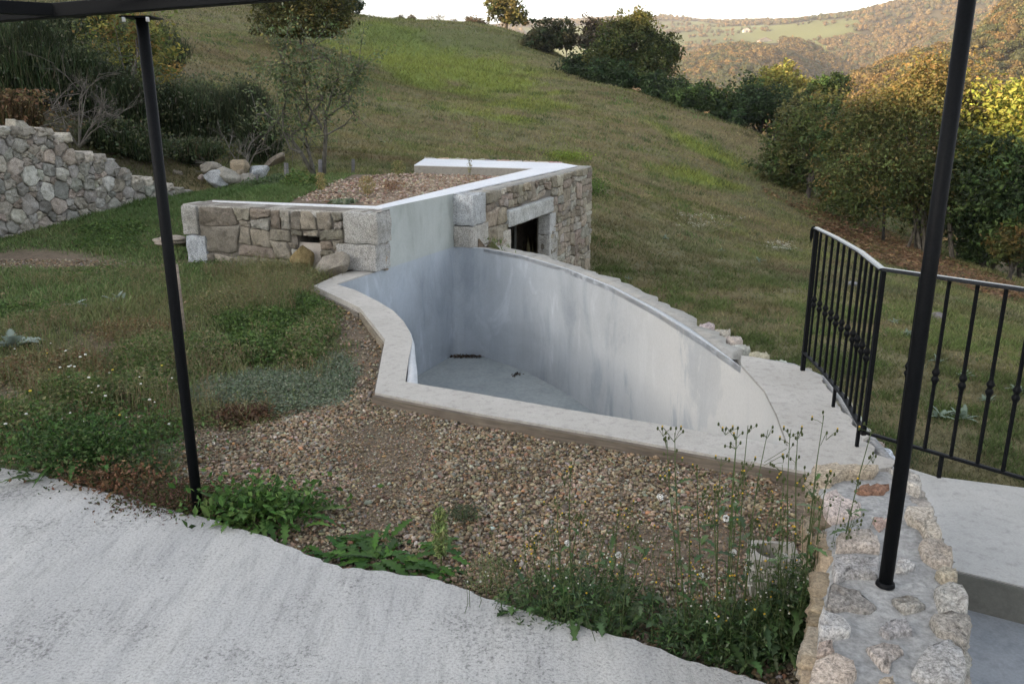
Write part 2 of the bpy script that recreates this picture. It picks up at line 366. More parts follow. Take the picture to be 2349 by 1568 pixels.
fp = [ony(*q) for q in [(1200, 50, 2100), (1400, 46, 2100), (1550, 44, 2000), (1640, 50, 1950), (1720, 46, 1900), (1790, 50, 1900), (1860, 50, 1750), (1560, 78, 1500), (1640, 98, 1300), (1740, 95, 1300), (1850, 92, 1250), (1600, 135, 1020), (1700, 122, 1080), (1780, 112, 1100),
    (1560, 160, 800), (1650, 60, 1700), (1950, 92, 1150), (1600, 195, 680), (1650, 225, 560), (1850, 240, 540), (2060, 116, 1150), (2090, 138, 1040), (2110, 165, 940), (1860, 107, 950), (1790, 138, 800), (1745, 178, 700), (1712, 212, 590), (2003, 254, 846), (1994, 221, 1001), (1880, 298, 736),
    (2000, 66, 1200), (2100, 66, 1080), (2200, 70, 960), (2100, 10, 1350), (2200, 0, 1300), (2349, -4, 1200), (2000, 26, 1500), (1900, 42, 1650), (2340, 30, 1000), (1950, 202, 340), (2000, 172, 352), (2100, 142, 375), (2240, 108, 430), (2349, 80, 480), (2349, 200, 330), (2250, 170, 330), (2050, 210, 300), (2500, 60, 520), (2700, 20, 900)]]
fp += [ahead(1950, 460, -75), ahead(2100, 520, -45), ahead(2240, 600, -25), ahead(2349, 680, 0), ahead(2349, 200, -38), ahead(2000, 200, -48), ahead(1700, 250, -55), ahead(1400, 250, -30), ahead(1300, 600, -10), ahead(1400, 900, 10), ahead(1000, 300, 5), ahead(500, 300, 15), (-400, 100, 40), (-500, -300, 40), (300, -300, -60), (300, 0, -60), (0, -600, 0), ahead(1000, 1500, 60), ahead(0, 1500, 60), (1500, 200, 60), (3000, 0, 0), (0, -3000, 0), (-3000, 0, 0), (-2500, 3000, 60), (3000, 3000, 60), (0, 4000, 60)]
farT = TPS(fp, 300, .00002)
ROOM_IN = [(-1.75, 9.55), (-1.20, 10.85), (.30, 14.75), (-.85, 15.3), (-2.0, 15.6), (-3.3, 15.2), (-3.45, 12.5), (-3.35, 10.05)]
STEPS_PIT = [(1.45, -3), (9, -3), (9, 0.2), (2.5, 3.45), (1.75, 3.75), (1.35, 2.6), (1.15, 1.5)]
def pq(px, y): return ahead(px, y, 0)[:2]
FIELDS = [[pq(1200, 1900), pq(1560, 1900), pq(1650, 1620), pq(1870, 1330), pq(1930, 1180), pq(1850, 1130), pq(1760, 1010), pq(1640, 930), pq(1560, 800), pq(1500, 820), pq(1400, 1200), pq(1200, 1500)],
          [pq(1900, 1500), pq(1960, 1500), pq(1900, 1750), pq(1820, 1750)]]
def field_mask(x, y):
    m = np.zeros(np.shape(x))
    for f in FIELDS: m = np.maximum(m, (polydist(x, y, f) + (fbm(np.asarray(x) * .02, np.asarray(y) * .02, 77) - .5) * 90 < 0) * 1.0)
    return m
def H(x, y, pits=True):
    x = np.asarray(x, float); y = np.asarray(y, float)
    d = polydist(x, y, NEAR); r = np.hypot(x, y)
    h = hill(np.clip(x, -200, 200), np.clip(y, -200, 220))
    hn = r < 40
    u = upper(np.where(hn, x, 0), np.where(hn, y, 0))
    near_soft = sst(4.0, 1.0, np.hypot(x + 4.2, y - 15.4))               # where wall ends the two surfaces meet gently
    by_pool = (x > -1.25) & (x < 2.7) & (y > 3.5) & (y < 11.2); k = np.where(by_pool, sst(-.22, -.02, d), sst(.04, .30, d)) * (1 - near_soft) + near_soft * sst(-.7, .9, d)
    back = sst(-8, -25, y) 
    u = np.where(y < -8, u * (1 - sst(8, 30, -y)) + h * sst(8, 30, -y), u)
    z = u * (1 - k) + h * k
    f = farT(x, y) + 19 * (fbm(x / 120 + 3, y / 150, 27, 3) - .5) * sst(260, 800, r) * (1 - .6 * field_mask(x, y))
    z = z * (1 - sst(115, 175, r)) + f * sst(115, 175, r)
    z = z + (fbm(x * .25, y * .25, 3) - .5) * .28 * sst(16, 40, y) * sst(400, 100, r) + (fbm(x * 1.3, y * 1.3, 8) - .5) * .09 * k * sst(7, 14, y) * sst(200, 60, r)
    z = z + (fbm(x * 2.2, y * 2.2, 9) - .5) * .05 * sst(2, 5, r) * sst(60, 20, r)
    if pits:
        db = polydist(x, y, ROOM_IN)
        z = np.where(db < .6, np.maximum(z, .50 + .03 * (fbm(x * 2, y * 2, 5) - .5) - sst(0, .8, db) * .5), z) if False else z
        kb = sst(.22, .0, db); z = z * (1 - kb) + kb * (.50 + .05 * (fbm(x * 2, y * 2, 5) - .5))
        # mound of lawn against the open left side of the bed
        km = sst(.9, .0, db) * (x < -2.6) * (y > 10.15); z = np.maximum(z, km * .5 + (1 - km) * z)
        # cavity between bed soil and door face, and the pool pit
        dr = polydist(x, y, [(-1.75, 9.55), (-1.20, 10.85), (.30, 14.75), (-.6, 15.5), (1.0, 15.45), (-.75, 10.7), (-1.45, 9.4)])
        z = np.where((dr < -.02) & (db > .1), -1.6, z)
        z = np.where(polydist(x, y, POOL_IN) < .10, -2.2, z)
        z = np.where(polydist(x, y, STEPS_PIT) < 0, -.6, z)
    return z
# nonuniform grid
def axis(lo, hi, step, lim, gr):
    a = list(np.arange(lo, hi + 1e-6, step)); s = step; v = a[-1]
    while v < lim[1]: s = min(s * gr, 70); v += s; a.append(v)
    s = step; v = a[0]; pre = []
    while v > lim[0]: s = min(s * gr, 90); v -= s; pre.append(v)
    return np.array(pre[::-1] + a)
gx = axis(-8.5, 6.5, .085, (-3200, 3200), 1.035); gy = axis(1.5, 17.5, .085, (-3200, 4200), 1.03)
XX, YY = np.meshgrid(gx, gy); ZZ = H(XX, YY)
nx, ny = len(gx), len(gy)
px_, py_ = w2p(XX, YY, ZZ)
def gauss(px, py, x0, y0, sx, sy, rot=0.0):
    c, s = math.cos(R(rot)), math.sin(R(rot)); dx, dy = px - x0, py - y0
    u = (dx * c + dy * s) / sx; v = (-dx * s + dy * c) / sy
    return np.exp(-(u * u + v * v))
def lin(*c): return np.array(c, float)
# --- what grows where (colours are the plants' own)
def meadow_green(x, y, z):
    px, py = w2p(x, y, z); n = fbm(x * .35, y * .35, 21); n2 = fbm(x * 1.4, y * 1.4, 22); d = (n - .5) * 2.2 + (n2 - .5) * 1.1
    def G_(*a): return gauss(px, py, *a)
    f = 1.0 * G_(1010, 150, 240, 55, 14) + .9 * G_(1190, 215, 150, 38, 18) + .8 * G_(880, 110, 130, 60, 10) + .9 * G_(1160, 273, 80, 12, 12) + 1.2 * G_(1610, 408, 110, 14, 12) + .9 * G_(1640, 355, 110, 16, 26) + .6 * G_(1290, 365, 50, 14) + .45 * G_(1420, 240, 130, 10, 26) + .35 * G_(1030, 250, 60, 12, 14)
    return np.clip(f * 1.45 + d * 1.9 * np.clip(f * 1.6, 0, 1) - .30, 0, 1) * .9
def ground_color(x, y, z):
    px, py = w2p(x, y, z); r = np.hypot(x, y); n = fbm(x * .8, y * .8, 31)[..., None]; n2 = fbm(x * .22, y * .5, 33)[..., None]
    dry = lin(.175, .155, .078); brn = lin(.145, .108, .062); gry = lin(.145, .15, .085); grn = lin(.08, .11, .038); yel = lin(.165, .215, .045); soil = lin(.17, .135, .10)
    c = dry * (1 - n) + brn * n
    c = c * (1 - .55 * sst(.4, .7, n2)) + gry * .55 * sst(.4, .7, n2)
    g = meadow_green(x, y, z)[..., None]
    c = c * (1 - g) + yel * g
    ridge = (gauss(px, py, 1000, 90, 330, 34, 4) * .9)[..., None]; c = c * (1 - ridge * .7) + lin(.085, .12, .04) * ridge * .7
    lf = np.clip((gauss(px, py, 2010, 555, 190, 34, 24) + gauss(px, py, 2230, 640, 150, 18, 18)) * 1.35 - .38 + (n[..., 0] - .5), 0, 1)[..., None] * (r > 18)[..., None]
    c = c * (1 - lf) + lin(.14, .085, .05) * lf
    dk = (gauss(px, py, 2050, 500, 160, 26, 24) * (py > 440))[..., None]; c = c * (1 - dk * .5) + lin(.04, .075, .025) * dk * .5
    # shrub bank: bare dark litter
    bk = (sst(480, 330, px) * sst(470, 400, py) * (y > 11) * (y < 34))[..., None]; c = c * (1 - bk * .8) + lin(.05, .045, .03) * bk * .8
    # near flat
    dn = polydist(x, y, NEAR)
    nr = ((dn < .12) & (r < 19))[..., None]
    gcol = soil * (.85 + .3 * n)
    lg = lawn_mask(x, y, z)[..., None]
    nc = gcol * (1 - lg) + (lin(.07, .095, .038) * (1 - n * .5) + lin(.12, .10, .06) * n * .5) * lg
    c = np.where(nr, nc, c)
    # far: woods floor / fields
    fr = sst(150, 200, r)[..., None]; fld = field_mask(x, y)[..., None]
    fc = lin(.065, .055, .032) * (1 - fld) + (lin(.12, .135, .055) * (.7 + .6 * fbm(x * .01, y * .004, 5)[..., None])) * fld
    c = c * (1 - fr) + fc * fr
    return np.clip(c, 0, 1)
GRAVEL = [onz(*p, -.06)[:2] for p in [(300, 1000), (430, 985), (640, 965), (790, 880), (800, 800), (745, 700), (700, 660), (860, 640), (900, 800), (870, 905), (1860, 1085), (1860, 1400), (1700, 1540), (1200, 1400), (860, 1300), (450, 1170), (330, 1100)]]
def lawn_mask(x, y, z):
    n = fbm(x * 1.1, y * 1.1, 41, 4); n2 = fbm(x * 4, y * 4, 42, 3)
    px, py = w2p(x, y, z)
    d = polydist(x, y, GRAVEL)
    m = sst(-.10, .35, d + (n - .5) * .9 + (n2 - .5) * .3)
    bare = gauss(px, py, 60, 595, 210, 26) + gauss(px, py, 270, 780, 90, 45) + gauss(px, py, 30, 930, 60, 60) + gauss(px, py, 500, 560, 0.1, .1) + gauss(px, py, 330, 1080, 60, 40)
    m = m * (1 - np.clip(bare * 1.2 + (n - .5) * 1.2 * (bare > .15), 0, 1))
    bed = polydist(x, y, ROOM_IN) < .3
    m = np.where(bed & (x > -2.9), 0, m); m = np.where(polydist(x, y, ROOM_IN) < .9, m * sst(-2.4, -3.2, x), m)
    return np.clip(m, 0, 1)
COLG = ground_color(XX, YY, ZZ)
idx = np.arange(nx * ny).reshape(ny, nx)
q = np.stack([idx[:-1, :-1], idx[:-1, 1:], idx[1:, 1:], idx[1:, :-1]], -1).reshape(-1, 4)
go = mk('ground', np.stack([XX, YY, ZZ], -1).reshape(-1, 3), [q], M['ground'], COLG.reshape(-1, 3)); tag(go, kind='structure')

# ================================================================== generic plant geometry
def rnd(n, a, b): return RG.uniform(a, b, n)
def blades(g, P, h, w, lean, col, seg=1, curl=.5):
    """P (n,3); h,w (n); lean (n) horizontal reach as share of h"""
    n = len(P); a = rnd(n, 0, 2 * np.pi); f = rnd(n, 0, 2 * np.pi)
    dx, dy = np.cos(a), np.sin(a); wx, wy = np.cos(f) * w / 2, np.sin(f) * w / 2
    tip = P + np.stack([dx * lean * h, dy * lean * h, h], 1)
    if seg == 1:
        V = np.stack([P - np.stack([wx, wy, 0 * wx], 1), P + np.stack([wx, wy, 0 * wx], 1), tip], 1).reshape(-1, 3)
        g.add(V, [np.arange(3 * n).reshape(n, 3)], np.repeat(col, 3, 0))
    else:
        mid = P + np.stack([dx * lean * h * .28, dy * lean * h * .28, h * .62], 1); W_ = np.stack([wx, wy, 0 * wx], 1)
        V = np.stack([P - W_, P + W_, mid + W_ * .75, mid - W_ * .75, tip], 1).reshape(-1, 3)
        b = np.arange(n)[:, None] * 5
        g.add(V, [b + np.array([[0, 1, 2, 3]]), b + np.array([[3, 2, 4]])], np.repeat(col, 5, 0))
def leaves(g, P, size, col, flat=.3, asp=.55):
    """little folded leaves with random orientation"""
    n = len(P); 
    d = RG.normal(size=(n, 3)); d[:, 2] *= (1 - flat); d /= np.linalg.norm(d, axis=1)[:, None]
    e = RG.normal(size=(n, 3)); e[:, 2] *= (1 - flat); e -= (e * d).sum(1)[:, None] * d; e /= np.linalg.norm(e, axis=1)[:, None] + 1e-9
    s = np.asarray(size)[:, None]; nn = np.cross(d, e) * s * .12
    V = np.stack([P - d * s * .5, P + e * s * asp * .5 + nn - d * s * .05, P + d * s * .5, P - e * s * asp * .5 + nn - d * s * .05], 1).reshape(-1, 3)
    b = np.arange(n)[:, None] * 4
    g.add(V, [b + np.array([[0, 1, 2, 3]])], np.repeat(col, 4, 0))
def pal(n, cols, wts=None, var=.25, hv=.06):
    cols = np.array(cols, float); k = RG.choice(len(cols), n, p=None if wts is None else np.array(wts) / sum(wts))
    return np.clip(cols[k] * (1 + RG.normal(size=(n, 1)) * var) * (1 + RG.normal(size=(n, 3)) * hv), .004, .9)
# ================================================================== MASONRY
def chaikin(P, k=1):
    for _ in range(k):
        Q = np.roll(P, -1, 0); P = np.stack([P * .90 + Q * .10, P * .10 + Q * .90], 1).reshape(-1, 2)
    return P
def clip_poly(P, a, nrm):
    """keep side where (p-a).nrm<=0"""
    out = []; n = len(P)
    for i in range(n):
        p, q = P[i], P[(i + 1) % n]; dp, dq = np.dot(p - a, nrm), np.dot(q - a, nrm)
        if dp <= 0: out.append(p)
        if (dp < 0 < dq) or (dq < 0 < dp): out.append(p + (q - p) * dp / (dp - dq))
    return np.array(out)
def voronoi(seeds, rect, wts=None):
    cells = []; x0, y0, x1, y1 = rect
    for i, s in enumerate(seeds):
        P = np.array([(x0, y0), (x1, y0), (x1, y1), (x0, y1)], float)
        dd = np.sum((seeds - s) ** 2, 1); order = np.argsort(dd)[1:26]
        for j in order:
            t = seeds[j]; v = t - s; L = np.linalg.norm(v); wd = 0 if wts is None else (wts[i] - wts[j]) * .5
            P = clip_poly(P, (s + t) / 2 + v / L * wd, v)
            if len(P) < 3: break
        cells.append(P)
    return cells
def area(P): x, y = P[:, 0], P[:, 1]; return .5 * np.sum(x * np.roll(y, -1) - np.roll(x, -1) * y)
def stone(g, P, O, U, V_, N, out=.03, depth=.08, gap=.012, col=(.3, .3, .3), rough=.008, round_=1, jit=.0):
    """one block whose outline P (in U,V) is rounded and domed towards N"""
    O, U, V_, N = [np.array(q, float) for q in (O, U, V_, N)]
    if len(P) < 3: return
    if area(P) < 0: P = P[::-1]
    c = P.mean(0); L = math.sqrt(abs(area(P)))
    if L < .03: return
    P = c + (P - c) * max(.3, 1 - 2 * gap / L)
    # resample
    Q = []
    for i in range(len(P)):
        p, q = P[i], P[(i + 1) % len(P)]; m = max(1, int(np.linalg.norm(q - p) / (L * .34)))
        for k in range(m): Q.append(p + (q - p) * k / m)
    Q = np.array(Q); Q = Q + RG.normal(size=Q.shape) * L * jit
    Q = chaikin(Q, round_); n = len(Q)
    tilt = RG.normal(size=2) * .10
    rings = [(1.0, -depth), (1.0, out * .05), (.972, out * .62), (.89, out * .95), (.55, out * 1.03)]
    Vs = []
    for k, (s, h) in enumerate(rings):
        p = c + (Q - c) * s
        hh = h + (0 if k < 1 else ((p - c) @ tilt) * .5) + (RG.normal(size=n) * rough * (k > 0))
        Vs.append(O + p[:, :1] * U + p[:, 1:] * V_ + np.asarray(hh)[:, None] * N)
    Vs.append((O + c[0] * U + c[1] * V_ + (out * 1.06 + RG.normal() * rough) * N)[None])
    V = np.concatenate(Vs); qd = []
    for k in range(len(rings) - 1):
        a = np.arange(n) + k * n; b = (np.arange(n) + 1) % n + k * n
        qd.append(np.stack([a, b, b + n, a + n], 1))
    a = np.arange(n) + (len(rings) - 1) * n; b = (np.arange(n) + 1) % n + (len(rings) - 1) * n
    g.add(V, [np.concatenate(qd), np.stack([a, b, np.full(n, len(rings) * n)], 1)], np.asarray(col) * (1 + RG.normal() * .06))
def seeds_for(rect, size, asp=1.3, jit=.42, big=.25):
    x0, y0, x1, y1 = rect; S = []; y = y0
    while y < y1:
        hh = size / asp * RG.uniform(.65, 1.35); x = x0 + RG.uniform(-.5, .5) * size
        while x < x1 + size:
            w_ = size * RG.uniform(.45, 1.55); S.append((x + w_ / 2 + RG.normal() * .05 * size, y + hh / 2 + RG.normal() * jit * .5 * hh)); x += w_
        y += hh
    return np.array(S)
def masonry(g,  O, U, N, rect, size, cols, wts=None, holes=(), keep=None, asp=1.3, out=.03, gap=.012, jit=.02, round_=1, rough=.008, depth=.08, V_=(0, 0, 1), top=None, grid=False):
    x0, y0, x1, y1 = rect; S = []; Rr = []
    for k in range(int(60 * (x1 - x0) * (y1 - y0) / size ** 2) + 40):
        r_ = size * (RG.uniform(.62, .80) if k < 3 * (x1 - x0) * (y1 - y0) / size ** 2 else RG.choice([.26, .36, .46, .58])); c = np.array([RG.uniform(x0, x1), RG.uniform(y0, y1)])
        if S and (np.hypot((np.array(S)[:, 0] - c[0]) / asp, np.array(S)[:, 1] - c[1]) < (np.array(Rr) + r_) * .60).any(): continue
        S.append(c); Rr.append(r_)
    S = np.array(S); Rr = np.array(Rr); kk = (S[:, 0] > rect[0] - .0) & (S[:, 0] < rect[2]) & (S[:, 1] > rect[1]) & (S[:, 1] < rect[3]); S = S[kk]; Rr = Rr[kk]
    if grid:
        cells = []; st_ = [(x0, y0, x1, y1)]
        while st_:
            a, b, c, d = st_.pop(); w_, h_ = c - a, d - b; lw_ = size * RG.choice([.45, .62, .8, 1.05]) * asp ** .5; lh_ = size * RG.choice([.4, .55, .7, .9]) / asp ** .5 * 1.1
            if w_ > lw_ * 1.35 and (w_ / lw_ > h_ / lh_ or h_ <= lh_ * 1.35): m_ = a + w_ * RG.uniform(.35, .65); st_ += [(a, b, m_, d), (m_, b, c, d)]
            elif h_ > lh_ * 1.35: m_ = b + h_ * RG.uniform(.38, .62); st_ += [(a, b, c, m_), (a, m_, c, d)]
            else: cells.append(np.array([(a, b), (c, b), (c, d), (a, d)], float))
        S = np.array([P.mean(0) for P in cells])
        def warp(P):
            n1, n2 = fbm(P[:, 0] / size * .9 + 9, P[:, 1] / size * .9, 41) - .5, fbm(P[:, 0] / size * .9, P[:, 1] / size * .9 + 5, 43) - .5
            Q = P + np.stack([n1 * size * .9, n2 * size * .7], 1) * (np.minimum(np.minimum(P[:, 0] - x0, x1 - P[:, 0]), np.minimum(P[:, 1] - y0, y1 - P[:, 1])) / (.4 * size)).clip(0, 1)[:, None]; return Q
        cut_ = []
        for P in cells:
            P = warp(P); i_ = RG.integers(0, 4)
            if RG.uniform() < .55:                                   # knock one corner off
                p, q_, s_ = P[i_], P[(i_ + 1) % 4], P[i_ - 1]; P = np.concatenate([P[:i_], [p + (s_ - p) * RG.uniform(.15, .35), p + (q_ - p) * RG.uniform(.12, .3)], P[i_ + 1:]])
            cut_.append(P)
        cells = cut_; Rr = None
    if False:
        S = seeds_for(rect, size * .8, asp, .5); kk = (S[:, 0] > x0) & (S[:, 0] < x1) & (S[:, 1] > y0) & (S[:, 1] < y1); S = S[kk]; Rr = RG.uniform(0, .35, len(S)) * size
    if not grid: cells = voronoi(S, rect, Rr * .8)
    for s, P in zip(S, cells):
        if len(P) < 3: continue
        c = P.mean(0); bad = False
        for (a0, b0, a1, b1) in holes:
            if a0 < s[0] < a1 and b0 < s[1] < b1: bad = True; break
            dx = max(a0 - s[0], s[0] - a1); dy = max(b0 - s[1], s[1] - b1)
            if P[:, 0].max() > a0 and P[:, 0].min() < a1 and P[:, 1].max() > b0 and P[:, 1].min() < b1:
                if dx > dy: P = clip_poly(P, np.array([a0 if s[0] < a0 else a1, 0]), np.array([1., 0]) if s[0] < a0 else np.array([-1., 0]))
                else: P = clip_poly(P, np.array([0, b0 if s[1] < b0 else b1]), np.array([0, 1.]) if s[1] < b0 else np.array([0, -1.]))
                if len(P) < 3: bad = True; break
        if bad or (keep is not None and not keep(P.mean(0))): continue
        if keep is not None: out_ = out * RG.uniform(.6, 1.3)
        else: out_ = out * RG.uniform(.6, 1.3)
        stone(g, P, O, U, V_, N, out_, depth, gap, pal(1, cols, wts, .13, .015)[0], rough, round_, jit)
def rblock(g, O, U, V_, N, a, b, c, rad=.012, col=(.4, .4, .4), rough=.004, div=8):
    """rounded, slightly uneven block from O spanning a,b,c"""
    O, U, V_, N = [np.array(q, float) for q in (O, U, V_, N)]; he = np.array([a, b, c]) / 2
    lin_ = np.linspace(-1, 1, div + 1); lin_ = np.sign(lin_) * np.abs(lin_) ** .7
    off = 0; ph = RG.uniform(0, 100)
    for ax in range(3):
        for sg in (-1, 1):
            i, j = (ax + 1) % 3, (ax + 2) % 3
            A, B = np.meshgrid(lin_, lin_); p = np.zeros((A.size, 3)); p[:, ax] = sg; p[:, i] = A.ravel(); p[:, j] = B.ravel()
            p = p * he; r_ = min(rad, he.min() * .9); inn = np.clip(p, -(he - r_), he - r_); dv = p - inn; L = np.linalg.norm(dv, axis=1)[:, None]
            p2 = inn + dv / (L + 1e-9) * r_
            nn = p2 / (np.linalg.norm(p2, axis=1)[:, None] + 1e-9)
            wv = (np.sin(p2[:, 0] * 31 + ph) * np.sin(p2[:, 1] * 27 + ph * 2) + np.sin(p2[:, 2] * 37 + ph) * np.sin(p2[:, 0] * 23)) * rough
            p2 = p2 + nn * wv[:, None]
            W_ = O + (p2[:, :1] + he[0]) * U + (p2[:, 1:2] + he[1]) * V_ + (p2[:, 2:] + he[2]) * N
            m = div + 1; ii = np.arange(m * m).reshape(m, m); q_ = np.stack([ii[:-1, :-1], ii[:-1, 1:], ii[1:, 1:], ii[1:, :-1]], -1).reshape(-1, 4)
            if sg < 0: q_ = q_[:, ::-1]
            g.add(W_, [q_], col)
def unit(v): v = np.array(v, float); return v / np.linalg.norm(v)
UZ = np.array([0, 0, 1.])

# ================================================================== TERRACE, LANDING AND STEPS (setting)
TEDGE = [onz(*p)[:2] for p in [(-300, 985), (0, 1072), (90, 1085), (180, 1112), (330, 1150), (480, 1190), (620, 1232), (700, 1270), (790, 1300), (860, 1307), (970, 1322), (1090, 1358), (1200, 1400), (1400, 1452), (1600, 1520), (1850, 1590)]]
TE = []
for i in range(len(TEDGE) - 1):
    p, q_ = np.array(TEDGE[i]), np.array(TEDGE[i + 1]); m = max(2, int(np.linalg.norm(q_ - p) / .03))
    for k in range(m):
        s = p + (q_ - p) * k / m; TE.append((s[0] + RG.normal() * .004 + (fbm(s[0] * 9, s[1] * 9, 2, 5) - .5) * .03, s[1] + (fbm(s[0] * 7, s[1] * 7, 4, 5) - .5) * .04 + RG.normal() * .004))
TERR = TE + [TEDGE[-1], (1.0, -5.0), (-9, -5.0), (-9, 6.2)]
g = G(); T2 = TERR[::-1]; prism(g, T2, -.14, 0.0)
o = g.build('terrace', M['terrace'], smooth=False); tag(o, kind='structure')
LAND = [onz(*p)[:2] for p in [(2050, 1063), (2145, 1092), (2349, 1118)]] + [(4.2, 2.62), (4.2, 1.45)] + [onz(*p)[:2] for p in [(2190, 1306), (2140, 1290)]] + [(1.45, 3.0)]
g = G(); prism(g, LAND[::-1], -.5, 0.0)
o = g.build('landing', M['landing'], smooth=False); tag(o, kind='structure')
g = G()
LOW = [onz(*p, -.15)[:2] for p in [(2180, 1370), (2349, 1425)]] 
prism(g, [(1.3, 3.1), (1.0, 0.3), (1.0, -2), (5, -2), (5, 1.6), (2.3, 2.75)], -.6, -.15)
o = g.build('steps', M['step_concrete'], smooth=False); tag(o, kind='structure')

g = G(); a_, b_ = np.array(onz(2190, 1306)[:2]), np.array([4.2, 1.45]); u_ = np.array([*unit(b_ - a_), 0]); n_ = np.array([u_[1], -u_[0], 0]); box(g, (*a_, -.5), u_, n_, UZ, np.linalg.norm(b_ - a_), .012, .494); tag(g.build('step_riser', M['riser_concrete'], smooth=False), kind='structure')
# ================================================================== SWIMMING POOL
pool = empty('swimming_pool', (0, 6, -1.45), 'empty grey concrete pool shaped like a fin beside the stone pool house', 'pool')
g = G(); ring_ = [np.array(p) for p in POOL_IN]; F_ = -1.45
dens = []
for i in range(len(ring_)):
    p, q_ = ring_[i], ring_[(i + 1) % len(ring_)]; m = max(1, int(np.linalg.norm(q_ - p) / .12))
    for k in range(m): dens.append(p + (q_ - p) * k / m)
dens = np.array(dens); n = len(dens); hs_ = np.linspace(F_, -.012, 12)
V = np.concatenate([np.column_stack([dens, np.full(n, h)]) for h in hs_])
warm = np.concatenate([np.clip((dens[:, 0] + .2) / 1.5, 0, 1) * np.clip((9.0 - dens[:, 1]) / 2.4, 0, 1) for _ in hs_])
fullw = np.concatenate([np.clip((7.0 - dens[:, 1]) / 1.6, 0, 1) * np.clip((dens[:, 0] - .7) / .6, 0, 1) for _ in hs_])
qd = []
for k in range(11):
    a = np.arange(n) + k * n; b = (np.arange(n) + 1) % n + k * n; qd.append(np.stack([b, a, a + n, b + n], 1))
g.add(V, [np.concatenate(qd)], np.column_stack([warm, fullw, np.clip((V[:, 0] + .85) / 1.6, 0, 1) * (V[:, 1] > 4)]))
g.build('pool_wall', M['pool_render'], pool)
g = G(); prism(g, [tuple(p) for p in ring_], F_ - .2, F_ + .002)
g.build('pool_floor', M['pool_floor'], pool, smooth=False)
# plaster lip
def strip(g, A, B, z, thick=.05, col=None):
    n = len(A); A = np.array(A, float); B = np.array(B, float); zz = np.broadcast_to(np.asarray(z, float), (n,))
    V = np.concatenate([np.column_stack([A, zz]), np.column_stack([B, zz]), np.column_stack([A, zz - thick]), np.column_stack([B, zz - thick])])
    i = np.arange(n - 1)
    g.add(V, [np.concatenate([np.stack([i, i + 1, i + 1 + n, i + n], 1), np.stack([i + 2 * n, i + 2 * n + 1, i + 1, i], 1), np.stack([i + n, i + n + 1, i + 3 * n + 1, i + 3 * n], 1)])], col)
def offset(P, d, closed=False):
    P = np.array(P, float); T = np.gradient(P, axis=0); T /= np.linalg.norm(T, axis=1)[:, None]
    return P + np.stack([-T[:, 1], T[:, 0]], 1) * d
def dense(P, s=.08):
    P = np.array(P, float); out_ = []
    for i in range(len(P) - 1):
        m = max(1, int(np.linalg.norm(P[i + 1] - P[i]) / s))
        for k in range(m): out_.append(P[i] + (P[i + 1] - P[i]) * k / m)
    out_.append(P[-1]); return np.array(out_)
g = G()
lipL = dense(POOL_IN_L); lw = np.interp(np.arange(len(lipL)), [0, len(lipL) * .55, len(lipL)], [.02, .03, .075]); Tt = np.gradient(lipL, axis=0); Tt /= np.linalg.norm(Tt, axis=1)[:, None]
strip(g, lipL, lipL + np.stack([Tt[:, 1], -Tt[:, 0]], 1) * lw[:, None], -.008)
lipF = dense([(1.594, 5.509), (1.455, 6.277), (1.26, 7.17), (.984, 8.145), (.606, 9.062), (.134, 9.888), (-.356, 10.423), (-.70, 10.61)])
lw = np.interp(np.arange(len(lipF)), [0, len(lipF) * .18, len(lipF) * .4, len(lipF) * .6, len(lipF)], [.0, .05, .035, .02, .02]); Tt = np.gradient(lipF, axis=0); Tt /= np.linalg.norm(Tt, axis=1)[:, None]
lipFo = lipF + np.stack([Tt[:, 1], -Tt[:, 0]], 1) * lw[:, None]
strip(g, lipF, lipFo, -.008)
g.build('plaster_lip', M['lip'], pool)
# coping left and near
g = G()
inner = [(-1.775, 8.221), (-1.531, 7.945), (-1.236, 7.464), (-1.049, 7.112), (-.915, 6.755), (-.812, 6.38), (-.765, 6.132), (-.74, 5.684), (-.70, 5.159)]
copA = [(-1.983, 8.145)] + [(-1.362, 7.22), (-.982, 6.176), (-.865, 4.946)] + COP_OUT[4:] + [(1.52, 3.72), (2.0, 3.86)]
copB = [(2.0, 3.86), (1.90, 4.02), (1.97, 4.67), (2.06, 5.30), (2.02, 5.45), (1.90, 5.60), (1.72, 5.72), (1.66, 5.75), (1.615, 5.60), (1.598, 5.509), (1.604, 4.988), (1.552, 4.563), (1.471, 4.095)] + POOL_IN_N[::-1][1:] + [(-.70, 5.159)] + inner[::-1][1:]
copC = [(-1.50, 9.05), (-1.44, 9.12), (-1.50, 9.22), (-1.85, 9.0)]
poly = [tuple(p) for p in copA[:]] + copB[1:] + [(-1.44, 9.02), (-1.44, 9.16), (-1.62, 9.05), (-1.83, 8.80)]
nb = len(copA); rag = dense([poly[k] for k in range(nb, nb + 6)], .03); rag = rag + np.column_stack([(fbm(rag[:, 0] * 11, rag[:, 1] * 11, 3) - .5) * .12, (fbm(rag[:, 0] * 11, rag[:, 1] * 11, 6) - .5) * .10]); poly = poly[:nb] + [tuple(q_) for q_ in rag] + poly[nb + 6:]
prism(g, poly, -.30, 0.0)
g.build('coping', M['coping'], pool, smooth=False)
